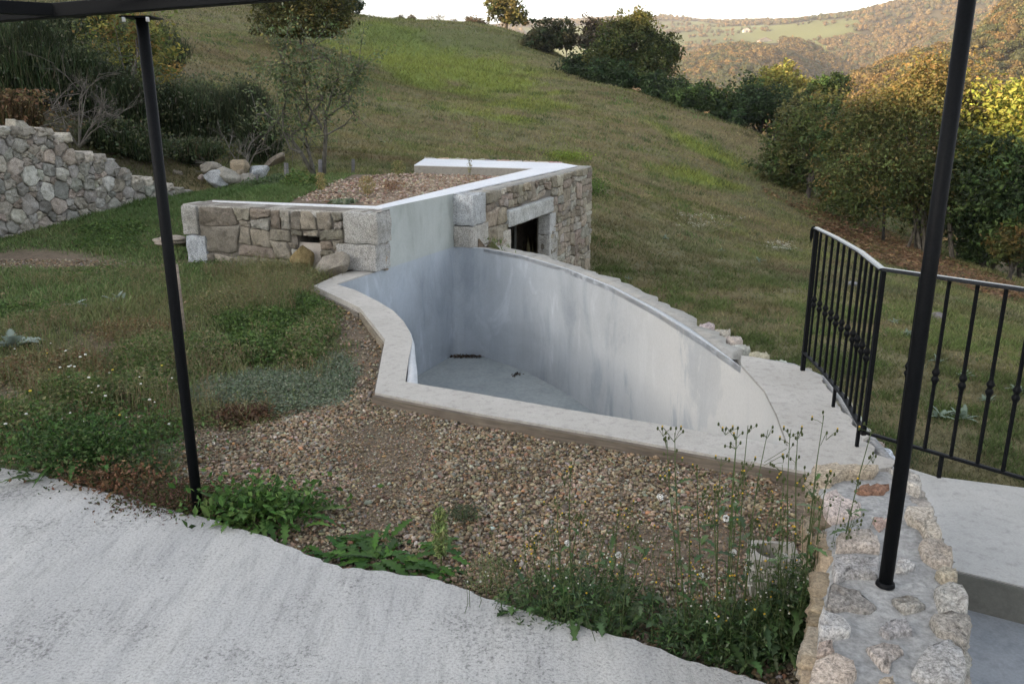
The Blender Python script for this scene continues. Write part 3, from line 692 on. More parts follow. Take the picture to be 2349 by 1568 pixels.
# rough far ledge
g = G()
fo = dense([(1.66, 5.74), (1.70, 6.4), (1.50, 7.25), (1.20, 8.3), (.82, 9.25), (.35, 10.1), (-.14, 10.72), (-.48, 10.86)], .06)
fo = fo + np.column_stack([(vnoise(fo[:, 1] * 5, fo[:, 0] * 5, 3) - .5) * .14 + (fbm(fo[:, 1] * 14, fo[:, 0] * 9, 4) - .5) * .12, (vnoise(fo[:, 1] * 6, fo[:, 0] * 3, 6) - .5) * .08])
fi = np.array([lipFo[int(k)] for k in np.linspace(3, len(lipFo) - 1, len(fo))])
strip(g, fi, fo, -.03 + (vnoise(fo[:, 1] * 4, fo[:, 0], 9) - .5) * .03, 1.9, (.9, .9, .88))
g.build('rough_ledge', M['coping'], pool)
g = G()                                                          # stones along the outer rim
rim = dense([(1.95, 4.2), (2.02, 4.8), (2.06, 5.35), (1.88, 5.68), (1.74, 6.1), (1.62, 6.75), (1.50, 7.25), (1.20, 8.3), (.82, 9.25), (.35, 10.1)], .17)
for p in rim[(rim[:, 1] < 5.9) | ((rim[:, 1] < 6.8) & (RG.uniform(size=len(rim)) < .8))]:
    a = RG.uniform(0, 6.28); P = np.array([(math.cos(t) * RG.uniform(.04, .11), math.sin(t) * RG.uniform(.04, .10)) for t in np.linspace(0, 6.28, 7)[:-1]])
    stone(g, P, (p[0] + RG.normal() * .02 + .02, p[1], -.062), (math.cos(a), math.sin(a), 0), (-math.sin(a), math.cos(a), 0), (0, 0, 1), .03, .25, 0, pal(1, [(.46, .43, .38), (.5, .48, .44), (.42, .38, .32)], None, .08)[0], .006)
for i in range(len(rim) - 1):
    pass
g.build('rim_masonry', M['stone'], pool)
# outer retaining face under the near side of the railing
g = G(); fo2 = dense([(1.99, 3.80), (1.98, 4.02), (2.05, 4.67), (2.13, 5.3), (2.0, 5.62), (1.72, 5.8)], .1)
strip(g, fo2 - [.05, 0], fo2, -.02, 2.2)
g.build('outer_wall', M['mortar'], pool)
# formwork boards left in the ground
def board(pts, z0, h, t, col):
    g = G()
    for p, q_ in zip(pts[:-1], pts[1:]):
        p, q_ = np.array(p), np.array(q_); u = unit(q_ - p); nn = np.array([u[1], -u[0]])
        m = max(2, int(np.linalg.norm(q_ - p) / .15)); 
        for k in range(m):
            a = p + (q_ - p) * k / m; L = np.linalg.norm(q_ - p) / m
            box(g, (*(a + nn * .003), z0), (*u, 0), (*nn, 0), UZ, L, t, h + 0 * k, col)
    return g
board([(-.865, 4.946), (-.191, 4.578), (.539, 4.231), (1.476, 3.767)], -.2, .186, .028, (.16, .135, .11)).build('formwork_board', M['wood'], pool, False)
board([(-1.983, 8.145), (-1.362, 7.22)], -.2, .150, .02, (.22, .20, .175)).build('formwork_board', M['wood'], pool, False)
board([(-1.34, 7.18), (-.982, 6.176)], -.2, .165, .02, (.25, .22, .17)).build('formwork_board', M['wood'], pool, False)
board([(-.982, 6.176), (-.865, 4.946)], -.2, .14, .02, (.13, .11, .09)).build('formwork_board', M['wood'], pool, False)
# dead leaves collected on the pool floor
g = G(); c = onz(1068, 816, F_); n = 260
P = np.column_stack([c[0] + RG.normal(size=n) * .13, c[1] - .06 + RG.normal(size=n) * .035, np.full(n, F_ + .012) + rnd(n, 0, .012)])
P2 = np.column_stack([onz(1185, 860, F_)[0] + RG.normal(size=30) * .04, onz(1185, 860, F_)[1] + RG.normal(size=30) * .05, np.full(30, F_ + .012)])
P = np.vstack([P, P2]); leaves(g, P, rnd(len(P), .02, .045), pal(len(P), [(.05, .035, .025), (.09, .06, .04)]), flat=.8)
tag(g.build('leaf_litter', M['leaf'], smooth=False), kind='stuff')

# ================================================================== POOL HOUSE
house = empty('pool_house', (-.7, 10.6, -1.2), 'low stone pool house with white rimmed planted roof and dark doorway', 'pool house')
uW = np.array([*unit(np.array(WB) - WA), 0]); nW = np.array([uW[1], -uW[0], 0])          # front wing, faces the viewer
LW = np.linalg.norm(np.array(WB) - WA)
uD = np.array([*unit(np.array(D0) - C0), 0]); nD = np.array([uD[1], -uD[0], 0]); OFF = .24
ZT = .66
beige = [(.32, .29, .24), (.35, .325, .275), (.29, .26, .21), (.38, .365, .33), (.34, .29, .25)]
g = G()
OW = np.array([*WA, 0])
def uv_on(px, py, O, U):
    d = np.array(ray(px, py)); A = np.array([[d[0], -U[0]], [d[1], -U[1]]]); t, u = np.linalg.solve(A, np.array([O[0], O[1]])); return u, CZ + d[2] * t
v0 = uv_on(681, 542, OW, uW); v1 = uv_on(738, 605, OW, uW)
VENT = (v0[0], v1[1] - .2, v1[0], v0[1] + .01)
masonry(g, OW, uW, nW, (.18, -.35, LW - .38, ZT - .03), .31, [(.235, .215, .18), (.27, .25, .21), (.20, .185, .155), (.30, .29, .265), (.24, .21, .175)], holes=[VENT], asp=1.35, out=.026, gap=.006, jit=.02, depth=.12, grid=True)
g.build('front_stonework', M['stone'], house)
g = G()
OD = np.array([*C0, 0]) + nD * OFF; LD = 5.42
a = uv_on(1168, 520, OD, uD); b = uv_on(1257, 490, OD, uD)
DOOR = (a[0], -1.6, b[0], (a[1] + b[1]) / 2); print('door', DOOR)
LIN = (DOOR[0] - .12, DOOR[3], DOOR[2] + .12, DOOR[3] + .27)
masonry(g, OD, uD, nD, (.44, -1.55, LD - .02, ZT - .02), .33, beige, holes=[DOOR, LIN], asp=2.3, out=.026, gap=.007, jit=.02, depth=.1, grid=True)
# end return at the far corner
masonry(g, OD + uD * LD, -nD, uD, (-.02, -1.5, .75, ZT - .03), .28, beige, out=.02)
g.build('side_stonework', M['stone'], house)
def qblock(O, U, N, u0, v0, a, b, c, col, name='corner_stone', r=.014):
    g = G(); rblock(g, np.array(O) + np.array(U) * u0 + UZ * v0 - np.array(N) * (c - .035), U, UZ, N, a, b, c, r, col, .007, 12); return g.build(name, M['granite'], house)
GR = (.43, .43, .425)
qblock(OD, uD, nD, -.02, .26, .44, .385, .30, (.40, .42, .44)); qblock(OD, uD, nD, -.02, -.02, .50, .275, .28, (.40, .39, .37))
qblock(OW, uW, nW, LW - .37, .30, .41, .335, .34, (.36, .36, .35)); qblock(OW, uW, nW, LW - .47, .004, .48, .29, .36, (.38, .38, .375))
qblock(OW, uW, nW, -.03, .30, .20, .33, .4, (.32, .32, .31)); qblock(OW, uW, nW, -.01, -.12, .27, .41, .4, (.36, .39, .43))
# jambs and lintel
qblock(OD, uD, nD, DOOR[2] + .002, DOOR[3] - .34, .30, .33, .2, (.44, .45, .46)); qblock(OD, uD, nD, DOOR[2] + .004, DOOR[3] - .93, .42, .585, .2, (.40, .40, .39)); qblock(OD, uD, nD, DOOR[2] + .0, DOOR[3] - 1.5, .28, .565, .2, (.42, .42, .42))
qblock(OD, uD, nD, DOOR[0] - .30, DOOR[3] - .37, .295, .35, .42, (.44, .42, .38)); qblock(OD, uD, nD, DOOR[0] - .36, DOOR[3] - .78, .35, .40, .42, (.41, .40, .38)); qblock(OD, uD, nD, DOOR[0] - .3, DOOR[3] - 1.4, .29, .60, .42, (.41, .40, .38))
g = G(); rblock(g, OD + uD * (DOOR[0] - .13) + UZ * (DOOR[3] + .004) - nD * .40, uD, UZ, nD, DOOR[2] - DOOR[0] + .27, .25, .46, .035, (.47, .485, .49), .008, 12); g.build('lintel', M['granite'], house)
# backing of mortar (core walls) with doorway through it
g = G()
def core(O, U, N, u0, u1, v0_, v1_, t, col=(.55, .50, .44)):
    g = G(); box(g, O + U * u0 + UZ * v0_ - N * t, U, UZ, N, u1 - u0, v1_ - v0_, t - .008, col); g.build('wall_core', M['mortar'], house, False)
for (p, q_, r_, s_) in ((.02, DOOR[0] - .01, -1.6, ZT - .035), (DOOR[2] + .01, LD - .02, -1.6, ZT - .035), (DOOR[0] - .01, DOOR[2] + .01, DOOR[3] + .02, ZT - .035)): core(OD, uD, nD, p, q_, r_, s_, .18)
Wn = [(.02, VENT[0], -.5, ZT - .02), (VENT[2], LW - .5, -.5, ZT - .02), (LW - .5, LW - .03, .0, ZT - .02), (VENT[0] - .01, VENT[2] + .01, VENT[3], ZT - .02)]
for w_ in Wn: core(OW, uW, nW, *w_, .5)
# inside of the doorway
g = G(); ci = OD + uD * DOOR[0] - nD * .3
box(g, ci - nD * 1.05 + UZ * -1.6, uD, nD, UZ, DOOR[2] - DOOR[0], .03, 2.05, (.12, .12, .12)); g.build('inner_wall', M['mortar'], house, False)  # back wall coloured near black to deepen the room's shade
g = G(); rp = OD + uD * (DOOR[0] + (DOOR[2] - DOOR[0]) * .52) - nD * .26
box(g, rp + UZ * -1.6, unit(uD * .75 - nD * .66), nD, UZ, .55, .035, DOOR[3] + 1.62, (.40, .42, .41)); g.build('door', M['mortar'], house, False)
g = G(); box(g, OW + uW * (VENT[0] - .02) + UZ * (VENT[1] - .1) - nW * .47, uW, UZ, nW, VENT[2] - VENT[0] + .04, VENT[3] - VENT[1] + .1, .02, (.04, .04, .04)); g.build('vent_recess', M['mortar'], house, False)  # vent back coloured almost black for the shade inside
# rendered panel above the pool
g = G(); Bp = np.array([*B0, 0]); uP = np.array([*unit(np.array(C0) - B0), 0]); nP = np.array([uP[1], -uP[0], 0]); LP_ = np.linalg.norm(np.array(C0) - B0)
uu = np.linspace(0, LP_ + .02, 20); vv = np.linspace(-.0125, ZT - .004, 8)
V = [Bp + nP * .001 + uP * a_ + UZ * b_ for b_ in vv for a_ in uu]; ii = np.arange(160).reshape(8, 20)
g.add(V, [np.stack([ii[:-1, :-1], ii[:-1, 1:], ii[1:, 1:], ii[1:, :-1]], -1).reshape(-1, 4)], (.35, 0, .6))
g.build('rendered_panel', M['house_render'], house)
# side strip of little stones between the corner block and the panel
g = G(); masonry(g, np.array([*WB, 0]) + nW * .0, np.array([*unit(np.array(B0) - WB), 0]), np.array([unit(np.array(B0) - WB)[1], -unit(np.array(B0) - WB)[0], 0]), (.19, -.03, .285, ZT - .03), .12, [(.34, .31, .26), (.28, .22, .17)], out=.02, asp=.7, gap=.006); g.build('packing_stones', M['stone'], house)
# roof rim (white) : side strip + front strip + back strip
inn = [onz(*p, ZT)[:2] for p in [(487, 460), (862, 472.5), (1040, 429), (1225, 386), (950, 378.5)]]
bk = [onz(*p, ZT)[:2] for p in [(975, 363), (1290, 374)]]
wf = [tuple((OW - nW * .24 + uW * .33)[:2]), (-1.43, 9.04)]
outr = [wf[0], B0, (B0[0], B0[1]), (C0[0], C0[1]), tuple((np.array([*C0, 0]) + uD * 5.25 - nD * -.02)[:2])]
g = G(); prism(g, [wf[0], B0, tuple((np.array([*C0, 0]) - nD * .002)[:2]), outr[4], bk[1], bk[0], inn[4], inn[3], inn[2], inn[1], inn[0]], ZT - .014, ZT)
g.build('roof_rim', M['white_cap'], house, False)
g = G(); o2 = [tuple(np.array(p) - nP[:2] * .012) for p in (B0, C0)]; prism(g, [wf[0], o2[0], o2[1], tuple(np.array(outr[4]) - nP[:2] * .01), bk[1], bk[0], inn[4], inn[3], inn[2], inn[1], inn[0]], .30, ZT - .0145, (.62, .62, .6)); g.build('parapet', M['coping'], house, False)
# rough mortar top of the stone facing, a little lower
g = G()
def toprough(P0, P1, N, w_, z):
    A = dense([P0[:2], P1[:2]], .07); A = A + (vnoise(A[:, 0] * 7, A[:, 1] * 7, 5)[:, None] - .5) * .03 * N[:2]; B = dense([(P0 - N * w_)[:2], (P1 - N * w_)[:2]], .07)
    strip(g, B, A, z + (vnoise(A[:, 0] * 9, A[:, 1] * 9, 8) - .5) * .02, .08, (1.0, .97, .9))
toprough(OW + uW * -.03, OW + uW * (LW + .03), nW, .30, ZT - .022)
toprough(OD, OD + uD * LD, nD, .28, ZT - .018)
g.build('mortar_top', M['mortar'], house)
# back stones of the rear rim
g = G(); A_, B_ = np.array(bk[0]), np.array(bk[1])
for k in range(11):
    p = A_ + (B_ - A_) * (k + .5) / 11; w_ = np.linalg.norm(B_ - A_) / 11 * .5
    stone(g, np.array([(-w_, -.09), (w_, -.1), (w_ * .95, .1), (-w_ * .9, .09)]), (p[0], p[1] + .08, ZT - .03), (1, 0, 0), (0, 1, 0), (0, 0, 1), .035, .3, .006, pal(1, [(.42, .36, .32), (.36, .36, .34), (.45, .34, .29)], None, .1)[0])
g.build('rear_stones', M['stone'], house)
# roof slab carrying the planting bed over the room
g = G(); prism(g, [(-1.42, 9.28), (C0[0] - .14, C0[1] + .08), (1.02, 15.35), (.25, 15.7), (-1.0, 15.7), (-2.0, 12.5), (-2.1, 9.5)], .42, .505, (.26, .20, .15)); g.build('roof_soil', M['ground'], house, False)
# ================================================================== DRY STONE RETAINING WALL (left)
rw = empty('dry_stone_wall', (-6.8, 11.05, 0), 'pale dry stone retaining wall stepping down beside the lawn', 'stone wall')
A_, B_ = np.array(RETW[1]), np.array(RETW[2]); uR = np.array([*unit(B_ - A_), 0]); nR = np.array([uR[1], -uR[0], 0]); OR_ = np.array([*A_, 0])
tops = []
for p in [(-250, 290), (0, 292), (95, 293), (122, 300), (160, 322), (172, 350), (235, 360), (282, 388), (300, 400), (360, 418), (428, 436)]:
    u, v = uv_on(*p, OR_, uR); tops.append((u, v))
tops = np.array(sorted(tops)); print(tops)
def topz(u): return np.interp(u, tops[:, 0], tops[:, 1])
g = G(); masonry(g, OR_, uR, nR, (-3.2, -.35, 3.9, 1.62), .21, [(.34, .325, .29), (.31, .305, .285), (.38, .36, .32), (.34, .30, .27), (.29, .285, .27), (.40, .39, .37)], keep=lambda c: c[1] < topz(c[0]) - .03, asp=1.15, out=.038, gap=.003, jit=.045, rough=.012, depth=.16)
g.build('stonework', M['stone'], rw)
g = G()
uu = np.arange(-3.2, 3.8, .1); P0 = [OR_ + uR * u for u in uu]
fr = np.array([p[:2] - nR[:2] * .02 for p in P0]); bkk = np.array([p[:2] - nR[:2] * .42 for p in P0])
strip(g, bkk, fr, topz(uu) - .07, 2.0, (.62, .58, .52)); g.build('wall_fill', M['mortar'], rw, False)
# capping rocks give the wall its ragged top
g = G(); u = -3.1
while u < 3.7:
    w_ = RG.uniform(.13, .30); z = topz(u + w_ / 2)
    if abs(topz(u) - topz(u + w_)) < .2:
        P = np.array([(-w_ / 2, -.02), (w_ / 2, 0), (w_ * .46, RG.uniform(.08, .15)), (-w_ * .4, RG.uniform(.08, .14))]); P[:, 1] -= .1
        stone(g, P, OR_ + uR * (u + w_ / 2) + UZ * z, uR, UZ, nR, .05, .34, .004, pal(1, [(.36, .34, .30), (.32, .315, .295), (.39, .365, .32)], None, .1, .01)[0], .012, 1, .04)
        box(g, OR_ + uR * (u + .02) + UZ * (z - .1) - nR * .36, uR, UZ, nR, w_ - .04, .10, .33, (.33, .31, .28))
    u += w_ + .005
g.build('capping_stones', M['stone'], rw)
# ================================================================== FOREGROUND PARAPET WALL
pw = empty('parapet_wall', (1.15, 2.2, 0), 'low mortared stone wall carrying the black post beside the steps', 'stone wall')
g = G(); ZW = .36
Lp = [onz(*p, ZW)[:2] for p in [(1866, 1074), (1872, 1120), (1888, 1200), (1892, 1290), (1880, 1380), (1862, 1480), (1848, 1568), (1815, 1750)]]
Rp = [onz(*p, ZW)[:2] for p in [(2092, 1074), (2118, 1120), (2140, 1190), (2165, 1250), (2185, 1310), (2208, 1400), (2214, 1480), (2206, 1568), (2185, 1750)]]
Ld, Rd = dense(Lp, .03), dense(Rp, .03); nn_ = 70; k0 = np.linspace(0, 1, nn_)
def resamp(P, k):
    L = np.concatenate([[0], np.cumsum(np.linalg.norm(np.diff(P, axis=0), axis=1))]); L /= L[-1]; return np.column_stack([np.interp(k, L, P[:, 0]), np.interp(k, L, P[:, 1])])
Lr, Rr_ = resamp(np.array(Lp), k0), resamp(np.array(Rp), k0); cols_ = 22; V = []
for i in range(nn_):
    for j in range(cols_ + 1):
        s = j / cols_; p = Lr[i] * (1 - s) + Rr_[i] * s; ed = min(s, 1 - s) * .41
        z = ZW - .012 + (fbm(p[0] * 9, p[1] * 9, 12) - .5) * .03 - .03 * math.exp(-(ed / .02) ** 2)
        V.append((p[0], p[1], z))
ii = np.arange(len(V)).reshape(nn_, cols_ + 1); g.add(V, [np.stack([ii[:-1, :-1], ii[1:, :-1], ii[1:, 1:], ii[:-1, 1:]], -1).reshape(-1, 4)], (1.0, 1.0, .99))
V = np.array(V).reshape(nn_, cols_ + 1, 3)
for e, fl in ((V[:, 0], 1), (V[:, -1], 0), (V[0, :], 0)):
    lo_ = e.copy(); lo_[:, 2] = -.6; m_ = len(e); i = np.arange(m_ - 1); g.add(np.concatenate([e, lo_]), [np.stack([i, i + 1, i + 1 + m_, i + m_], 1)], (.9, .87, .8))
g.build('mortar_bed', M['mortar'], pw)
# stones showing in its top, outlines surveyed from the photo
def Z4(l): return np.array([onz((2000 + x / 2.806) * .9176, (1150 + y / 2.806) * .9176, ZW)[:2] for x, y in l])
TOPS = [([(85, 35), (250, 30), (420, 45), (545, 60), (520, 120), (330, 115), (200, 180), (90, 150)], (.42, .36, .28), 1),
 ([(375, 205), (420, 180), (560, 165), (645, 180), (590, 225), (470, 240), (400, 230)], (.22, .125, .085), 0),
 ([(150, 265), (260, 235), (320, 280), (440, 310), (430, 370), (300, 420), (215, 430), (160, 340)], (.50, .43, .40), 1),
 ([(500, 415), (560, 400), (660, 395), (600, 450), (560, 480)], (.42, .32, .28), 0),
 ([(250, 545), (370, 500), (520, 495), (570, 620), (540, 640), (400, 625), (255, 650)], (.46, .41, .37), 1),
 ([(740, 340), (925, 335), (960, 430), (1020, 540), (900, 600), (830, 470), (740, 430)], (.42, .38, .33), 1),
 ([(820, 600), (870, 560), (1010, 580), (1065, 640), (1065, 765), (960, 740), (870, 690)], (.36, .32, .28), 1),
 ([(240, 670), (400, 660), (560, 690), (555, 760), (540, 830), (330, 810), (290, 840), (230, 860), (195, 800)], (.38, .37, .37), 1),
 ([(680, 690), (760, 680), (820, 740), (740, 775), (670, 770)], (.46, .45, .44), 0),
 ([(935, 790), (1000, 768), (1090, 790), (1118, 860), (1100, 885), (1000, 840)], (.40, .36, .29), 1),
 ([(200, 870), (330, 900), (430, 930), (555, 1030), (500, 1060), (330, 1030), (240, 1060), (180, 1020)], (.26, .245, .23), 0),
 ([(640, 955), (760, 955), (830, 960), (890, 1025), (740, 1062), (690, 1030)], (.30, .29, .27), 0),
 ([(940, 910), (1060, 870), (1150, 910), (1175, 1000), (1170, 1090), (1050, 1085), (950, 1075), (925, 970)], (.40, .39, .37), 1),
 ([(150, 1050), (320, 1100), (355, 1180), (360, 1240), (220, 1260), (130, 1280), (125, 1150)], (.38, .37, .36), 1),
 ([(545, 1175), (680, 1110), (745, 1110), (795, 1205), (620, 1245), (575, 1215)], (.33, .32, .32), 0),
 ([(915, 1110), (1060, 1090), (1185, 1110), (1190, 1200), (1165, 1330), (1060, 1250), (940, 1210)], (.27, .255, .235), 1),
 ([(450, 1300), (560, 1275), (720, 1300), (730, 1350), (650, 1400), (620, 1470), (570, 1470), (520, 1400)], (.40, .36, .33), 0),
 ([(880, 1310), (1060, 1265), (1160, 1360), (1165, 1480), (1130, 1590), (960, 1620), (770, 1500), (830, 1400)], (.36, .355, .35), 1),
 ([(90, 1400), (230, 1390), (380, 1440), (410, 1520), (330, 1610), (60, 1640), (60, 1500)], (.42, .36, .31), 1),
 ([(125, 1300), (220, 1290), (245, 1390), (110, 1390)], (.36, .30, .26), 1), ([(545, 1530), (650, 1525), (700, 1600), (540, 1640)], (.38, .32, .25), 0),
 ([(610, 45), (800, 80), (860, 180), (850, 245), (740, 200), (700, 120)], (.42, .40, .37), 1)]
g = G()
for P, c, edge in TOPS:
    stone(g, Z4(P), (0, 0, ZW - .008), (1, 0, 0), (0, 1, 0), (0, 0, 1), .024 if edge else .013, .30 if edge else .03, .002, c, .0045, 1, .03)
g.build('bedded_stones', M['granite'], pw)
g = G()
for (a_, b_) in zip(Lp[:-1], Lp[1:]):
    a_, b_ = np.array(a_), np.array(b_); u_ = np.array([*unit(b_ - a_), 0]); n_ = np.array([u_[1], -u_[0], 0])
    if n_[0] > 0: n_ = -n_
    masonry(g, np.array([*a_, 0]), u_, n_, (0, -.3, np.linalg.norm(b_ - a_) + .02, ZW - .02), .17, [(.36, .29, .21), (.33, .26, .18), (.38, .33, .27)], out=.018, gap=.004, jit=.05, rough=.006, depth=.05)
for (a_, b_) in zip(Rp[:-1], Rp[1:]):
    a_, b_ = np.array(a_), np.array(b_); u_ = np.array([*unit(b_ - a_), 0]); n_ = np.array([-u_[1], u_[0], 0])
    if n_[0] < 0: n_ = -n_
    masonry(g, np.array([*a_, 0]), u_, n_, (0, -.3, np.linalg.norm(b_ - a_) + .02, ZW - .02), .2, [(.34, .32, .29), (.38, .36, .33)], out=.015, gap=.004, jit=.05, rough=.005, depth=.05)
g.build('side_stonework', M['stone'], pw)
# ================================================================== PERGOLA
per = empty('pergola', (-1.41, 3.39, 0), 'black tubular steel pergola with slim posts over the terrace', 'pergola')
g = G(); tube(g, [(-1.415, 3.39, -.02), (-1.415, 3.39, 1.0), (-1.415, 3.39, 2.066)], .0225, 20); g.build('post', M['black_paint'], per)
g = G(); tube(g, [(1.125, 2.205, ZW - .02), (1.125, 2.205, 1.2), (1.125, 2.205, 2.066)], .0205, 20); g.build('post', M['black_paint'], per)
g = G(); lathe(g, (1.125, 2.205, ZW - .004), [(.0001, .014), (.0225, .014), (.026, .010), (.028, 0)], 20); g.build('foot_ring', M['black_paint'], per)
def beam(p, q_, w_, h_, name='beam'):
    g = G(); p, q_ = np.array(p, float), np.array(q_, float); u_ = unit(q_ - p); s_ = unit(np.cross(u_, UZ)); t_ = np.cross(s_, u_)
    box(g, p - s_ * w_ / 2 - t_ * h_ / 2, u_, s_, t_, np.linalg.norm(q_ - p), w_, h_); 
    o = g.build(name, M['black_paint'], per, False); md = o.modifiers.new('b', 'BEVEL'); md.width = .003; md.segments = 2; return o
ba, bb = np.array(onz(-40, 54, 2.0665)), np.array(onz(672, 0, 2.0665)); bd = unit(bb - ba); beam(ba - bd * 1.0 + UZ * .025, ba + bd * 5.2 + UZ * .025, .05, .05)
beam((-1.66, 3.46, 2.093), (-3.8, 2.08, 2.093), .05, .046, 'cross_beam')
beam((-2.6, 3.36, 2.12), (1.3, 2.58, 2.12), .018, .012, 'wire_bar')
g = G(); box(g, (-1.475, 3.33, 2.062), (1, 0, 0), (0, 1, 0), UZ, .12, .12, .005); g.build('post_plate', M['black_paint'], per, False)
for dx_ in (-.045, .045):
    g = G(); lathe(g, (-1.415 + dx_, 3.335, 2.046), [(.0001, 0), (.007, 0), (.007, .016), (.0001, .016)], 6, (1, 1, 1)); g.build('bolt', M['plain'], per)
# ================================================================== RAILING
rl = empty('railing', (1.82, 4.0, 0), 'black wrought iron railing with knotted balusters above the lawn', 'railing')
ZR, ZB = .965, .125
R1 = [(1.985, 5.42), (1.962, 5.0), (1.91, 4.5), (1.815, 4.0)]; R2 = [(1.815, 4.0), (2.19, 3.52), (3.0, 2.66), (4.0, 1.6)]
R2 = [(1.815, 4.0), (2.215, 3.56), (3.4, 2.25)]
def flat_rail(P, z, w_, h_, name):
    P = dense(P, .12); g = G(); T = np.gradient(P, axis=0); T /= np.linalg.norm(T, axis=1)[:, None]; S = np.stack([T[:, 1], -T[:, 0]], 1)
    n = len(P); prof = [(-w_ / 2, 0), (w_ / 2, 0), (w_ / 2, h_ * .6), (w_ * .3, h_), (-w_ * .3, h_), (-w_ / 2, h_ * .6)]; k = len(prof)
    V = [(P[i][0] + S[i][0] * a_, P[i][1] + S[i][1] * a_, z + b_) for i in range(n) for a_, b_ in prof]
    q_ = [[i * k + j, i * k + (j + 1) % k, (i + 1) * k + (j + 1) % k, (i + 1) * k + j] for i in range(n - 1) for j in range(k)]
    V += [(P[0][0], P[0][1], z + h_ / 2), (P[-1][0], P[-1][1], z + h_ / 2)]; m_ = n * k
    g.add(V, [q_, [[m_, j, (j + 1) % k] for j in range(k)] + [[m_ + 1, (n - 1) * k + (j + 1) % k, (n - 1) * k + j] for j in range(k)]]); return g.build(name, M['black_paint'], rl, False)
for o in (flat_rail(R1, ZR, .042, .012, 'handrail'), flat_rail(R2, ZR, .042, .016, 'handrail')): o.data.materials[0] = M['black_gloss']
flat_rail(R1, ZB, .03, .010, 'bottom_rail'); flat_rail(R2, ZB - .01, .03, .012, 'bottom_rail')
g = G(); th = np.linspace(0, math.pi * .95, 10)
tube(g, [(1.985 - .012, 5.42 + .03 * math.sin(a_), ZR - .024 + .03 * math.cos(a_)) for a_ in th[:6]] + [(1.973, 5.452, ZR - .06), (1.973, 5.452, ZR - .10)], .012, 8); g.build('rail_scroll', M['black_paint'], rl)
def sq(p, z0, z1, w_, name, parent=rl):
    g = G(); box(g, (p[0] - w_ / 2, p[1] - w_ / 2, z0), (1, 0, 0), (0, 1, 0), UZ, w_, w_, z1 - z0); return g.build(name, M['black_paint'], parent, False)
sq((1.985, 5.40), -.06, ZR, .026, 'post'); sq((1.815, 3.995), ZB - .02, ZR, .021, 'post')
def baluster(p, zb=ZB):
    b_ = sq(p, zb, ZR + .002, .013, 'baluster'); g = G(); zc = .50
    pr = [(.007, -.055), (.010, -.050), (.008, -.045), (.011, -.036), (.0175, -.022), (.0185, -.016), (.013, -.004), (.010, 0), (.013, .004), (.0185, .016), (.0175, .022), (.011, .036), (.008, .045), (.010, .050), (.007, .055)]
    lathe(g, (p[0], p[1], zc), pr, 10); g.build('collar', M['black_paint'], b_); return b_
r1 = resamp(np.array(R1), np.linspace(0, 1, 13))
for p in r1[1:-1]: baluster(p)
L2 = np.array(R2[1]) - R2[0]; u2 = unit(L2); prev = np.array(R2[0])
for px in (2090, 2155, 2220, 2286, 2350, 2412, 2474, 2536):
    d = np.array(ray(px, 800)); A2 = np.array([[d[0], -u2[0]], [d[1], -u2[1]]]); t_, s_ = np.linalg.solve(A2, np.array(R2[0])); baluster(np.array(R2[0]) + u2 * s_, ZB - .01)
r1d, r2d = dense(R1, .01), dense(R2, .01)
for p, P_ in ((onz(1893, 932), r1d), (onz(1950, 1022), r1d), (onz(2146, 1098), r2d)):
    p = P_[np.argmin(np.hypot(P_[:, 0] - p[0], P_[:, 1] - p[1]))]; sq(p, -.05, ZB, .016, 'foot')
# ================================================================== ROCKS, STAKES, BLOCK
def ico(sub):
    bm = bmesh.new(); bmesh.ops.create_icosphere(bm, subdivisions=sub, radius=1.0); bm.verts.ensure_lookup_table()
    V = np.array([v.co[:] for v in bm.verts]); F = np.array([[v.index for v in f.verts] for f in bm.faces]); bm.free(); return V, F
I1, I2, I3, I4 = ico(1), ico(2), ico(3), ico(4)
def rotm(a, b, c): return np.array(Matrix.Rotation(a, 3, 'Z') @ Matrix.Rotation(b, 3, 'X') @ Matrix.Rotation(c, 3, 'Y'))
def rockmesh(g, loc, size, rot, col, seed=0, cuts=17, src=I4):
    V = src[0].copy(); rg = np.random.default_rng(seed + 100)
    for _ in range(cuts):
        n = rg.normal(size=3); n /= np.linalg.norm(n); d = rg.uniform(.58, .86); k = V @ n - d; V = V - np.clip(k, 0, None)[:, None] * n * .96
    V = V * (1 + .05 * (fbm(V[:, 0] * 3 + seed, V[:, 1] * 3 + V[:, 2] * 3, 5)[:, None] - .5) * 2)
    V = (V * np.array(size) / 2 / .75) @ rotm(*rot).T + np.array(loc); g.add(V, [src[1]], col)
def rock(name, label, px, py, y, wpx, hpx, col, seed, group=None, rot=(0, 0, 0), cat='rock', dz=0, mat='stone'):
    c = np.array(ony(px, py, y)); s = (c[1] * cP - (c[2] - CZ) * sP) / FPX * (1.22 if group == RB else 1)
    g = G(); rockmesh(g, c, (wpx * s, wpx * s * .85, hpx * s), rot, col, seed)
    o = g.build(name, M[mat]); return tag(o, label, cat, group)
RB = 'loose rocks heaped at the foot of the shrubs'
rock('rock', 'rounded beige rock at the back left of the rock heap', 484, 388, 15.5, 34, 26, (.270, .255, .225), 1, RB)
rock('rock', 'blue grey angular rock at the front left of the rock heap', 497, 412, 15.0, 40, 28, (.33, .35, .37), 2, RB, (.3, .2, .3), mat='granite')
rock('rock', 'long wedge of pale rock lying slanted in the middle of the rock heap', 528, 406, 15.1, 54, 24, (.300, .290, .260), 3, RB, (0, 0, .62))
rock('rock', 'tall ochre rock standing at the back of the rock heap', 551, 385, 15.4, 34, 32, (.290, .245, .180), 4, RB)
rock('rock', 'small brown rock wedged below the ochre rock', 548, 405, 15.2, 26, 24, (.20, .17, .13), 5, RB)
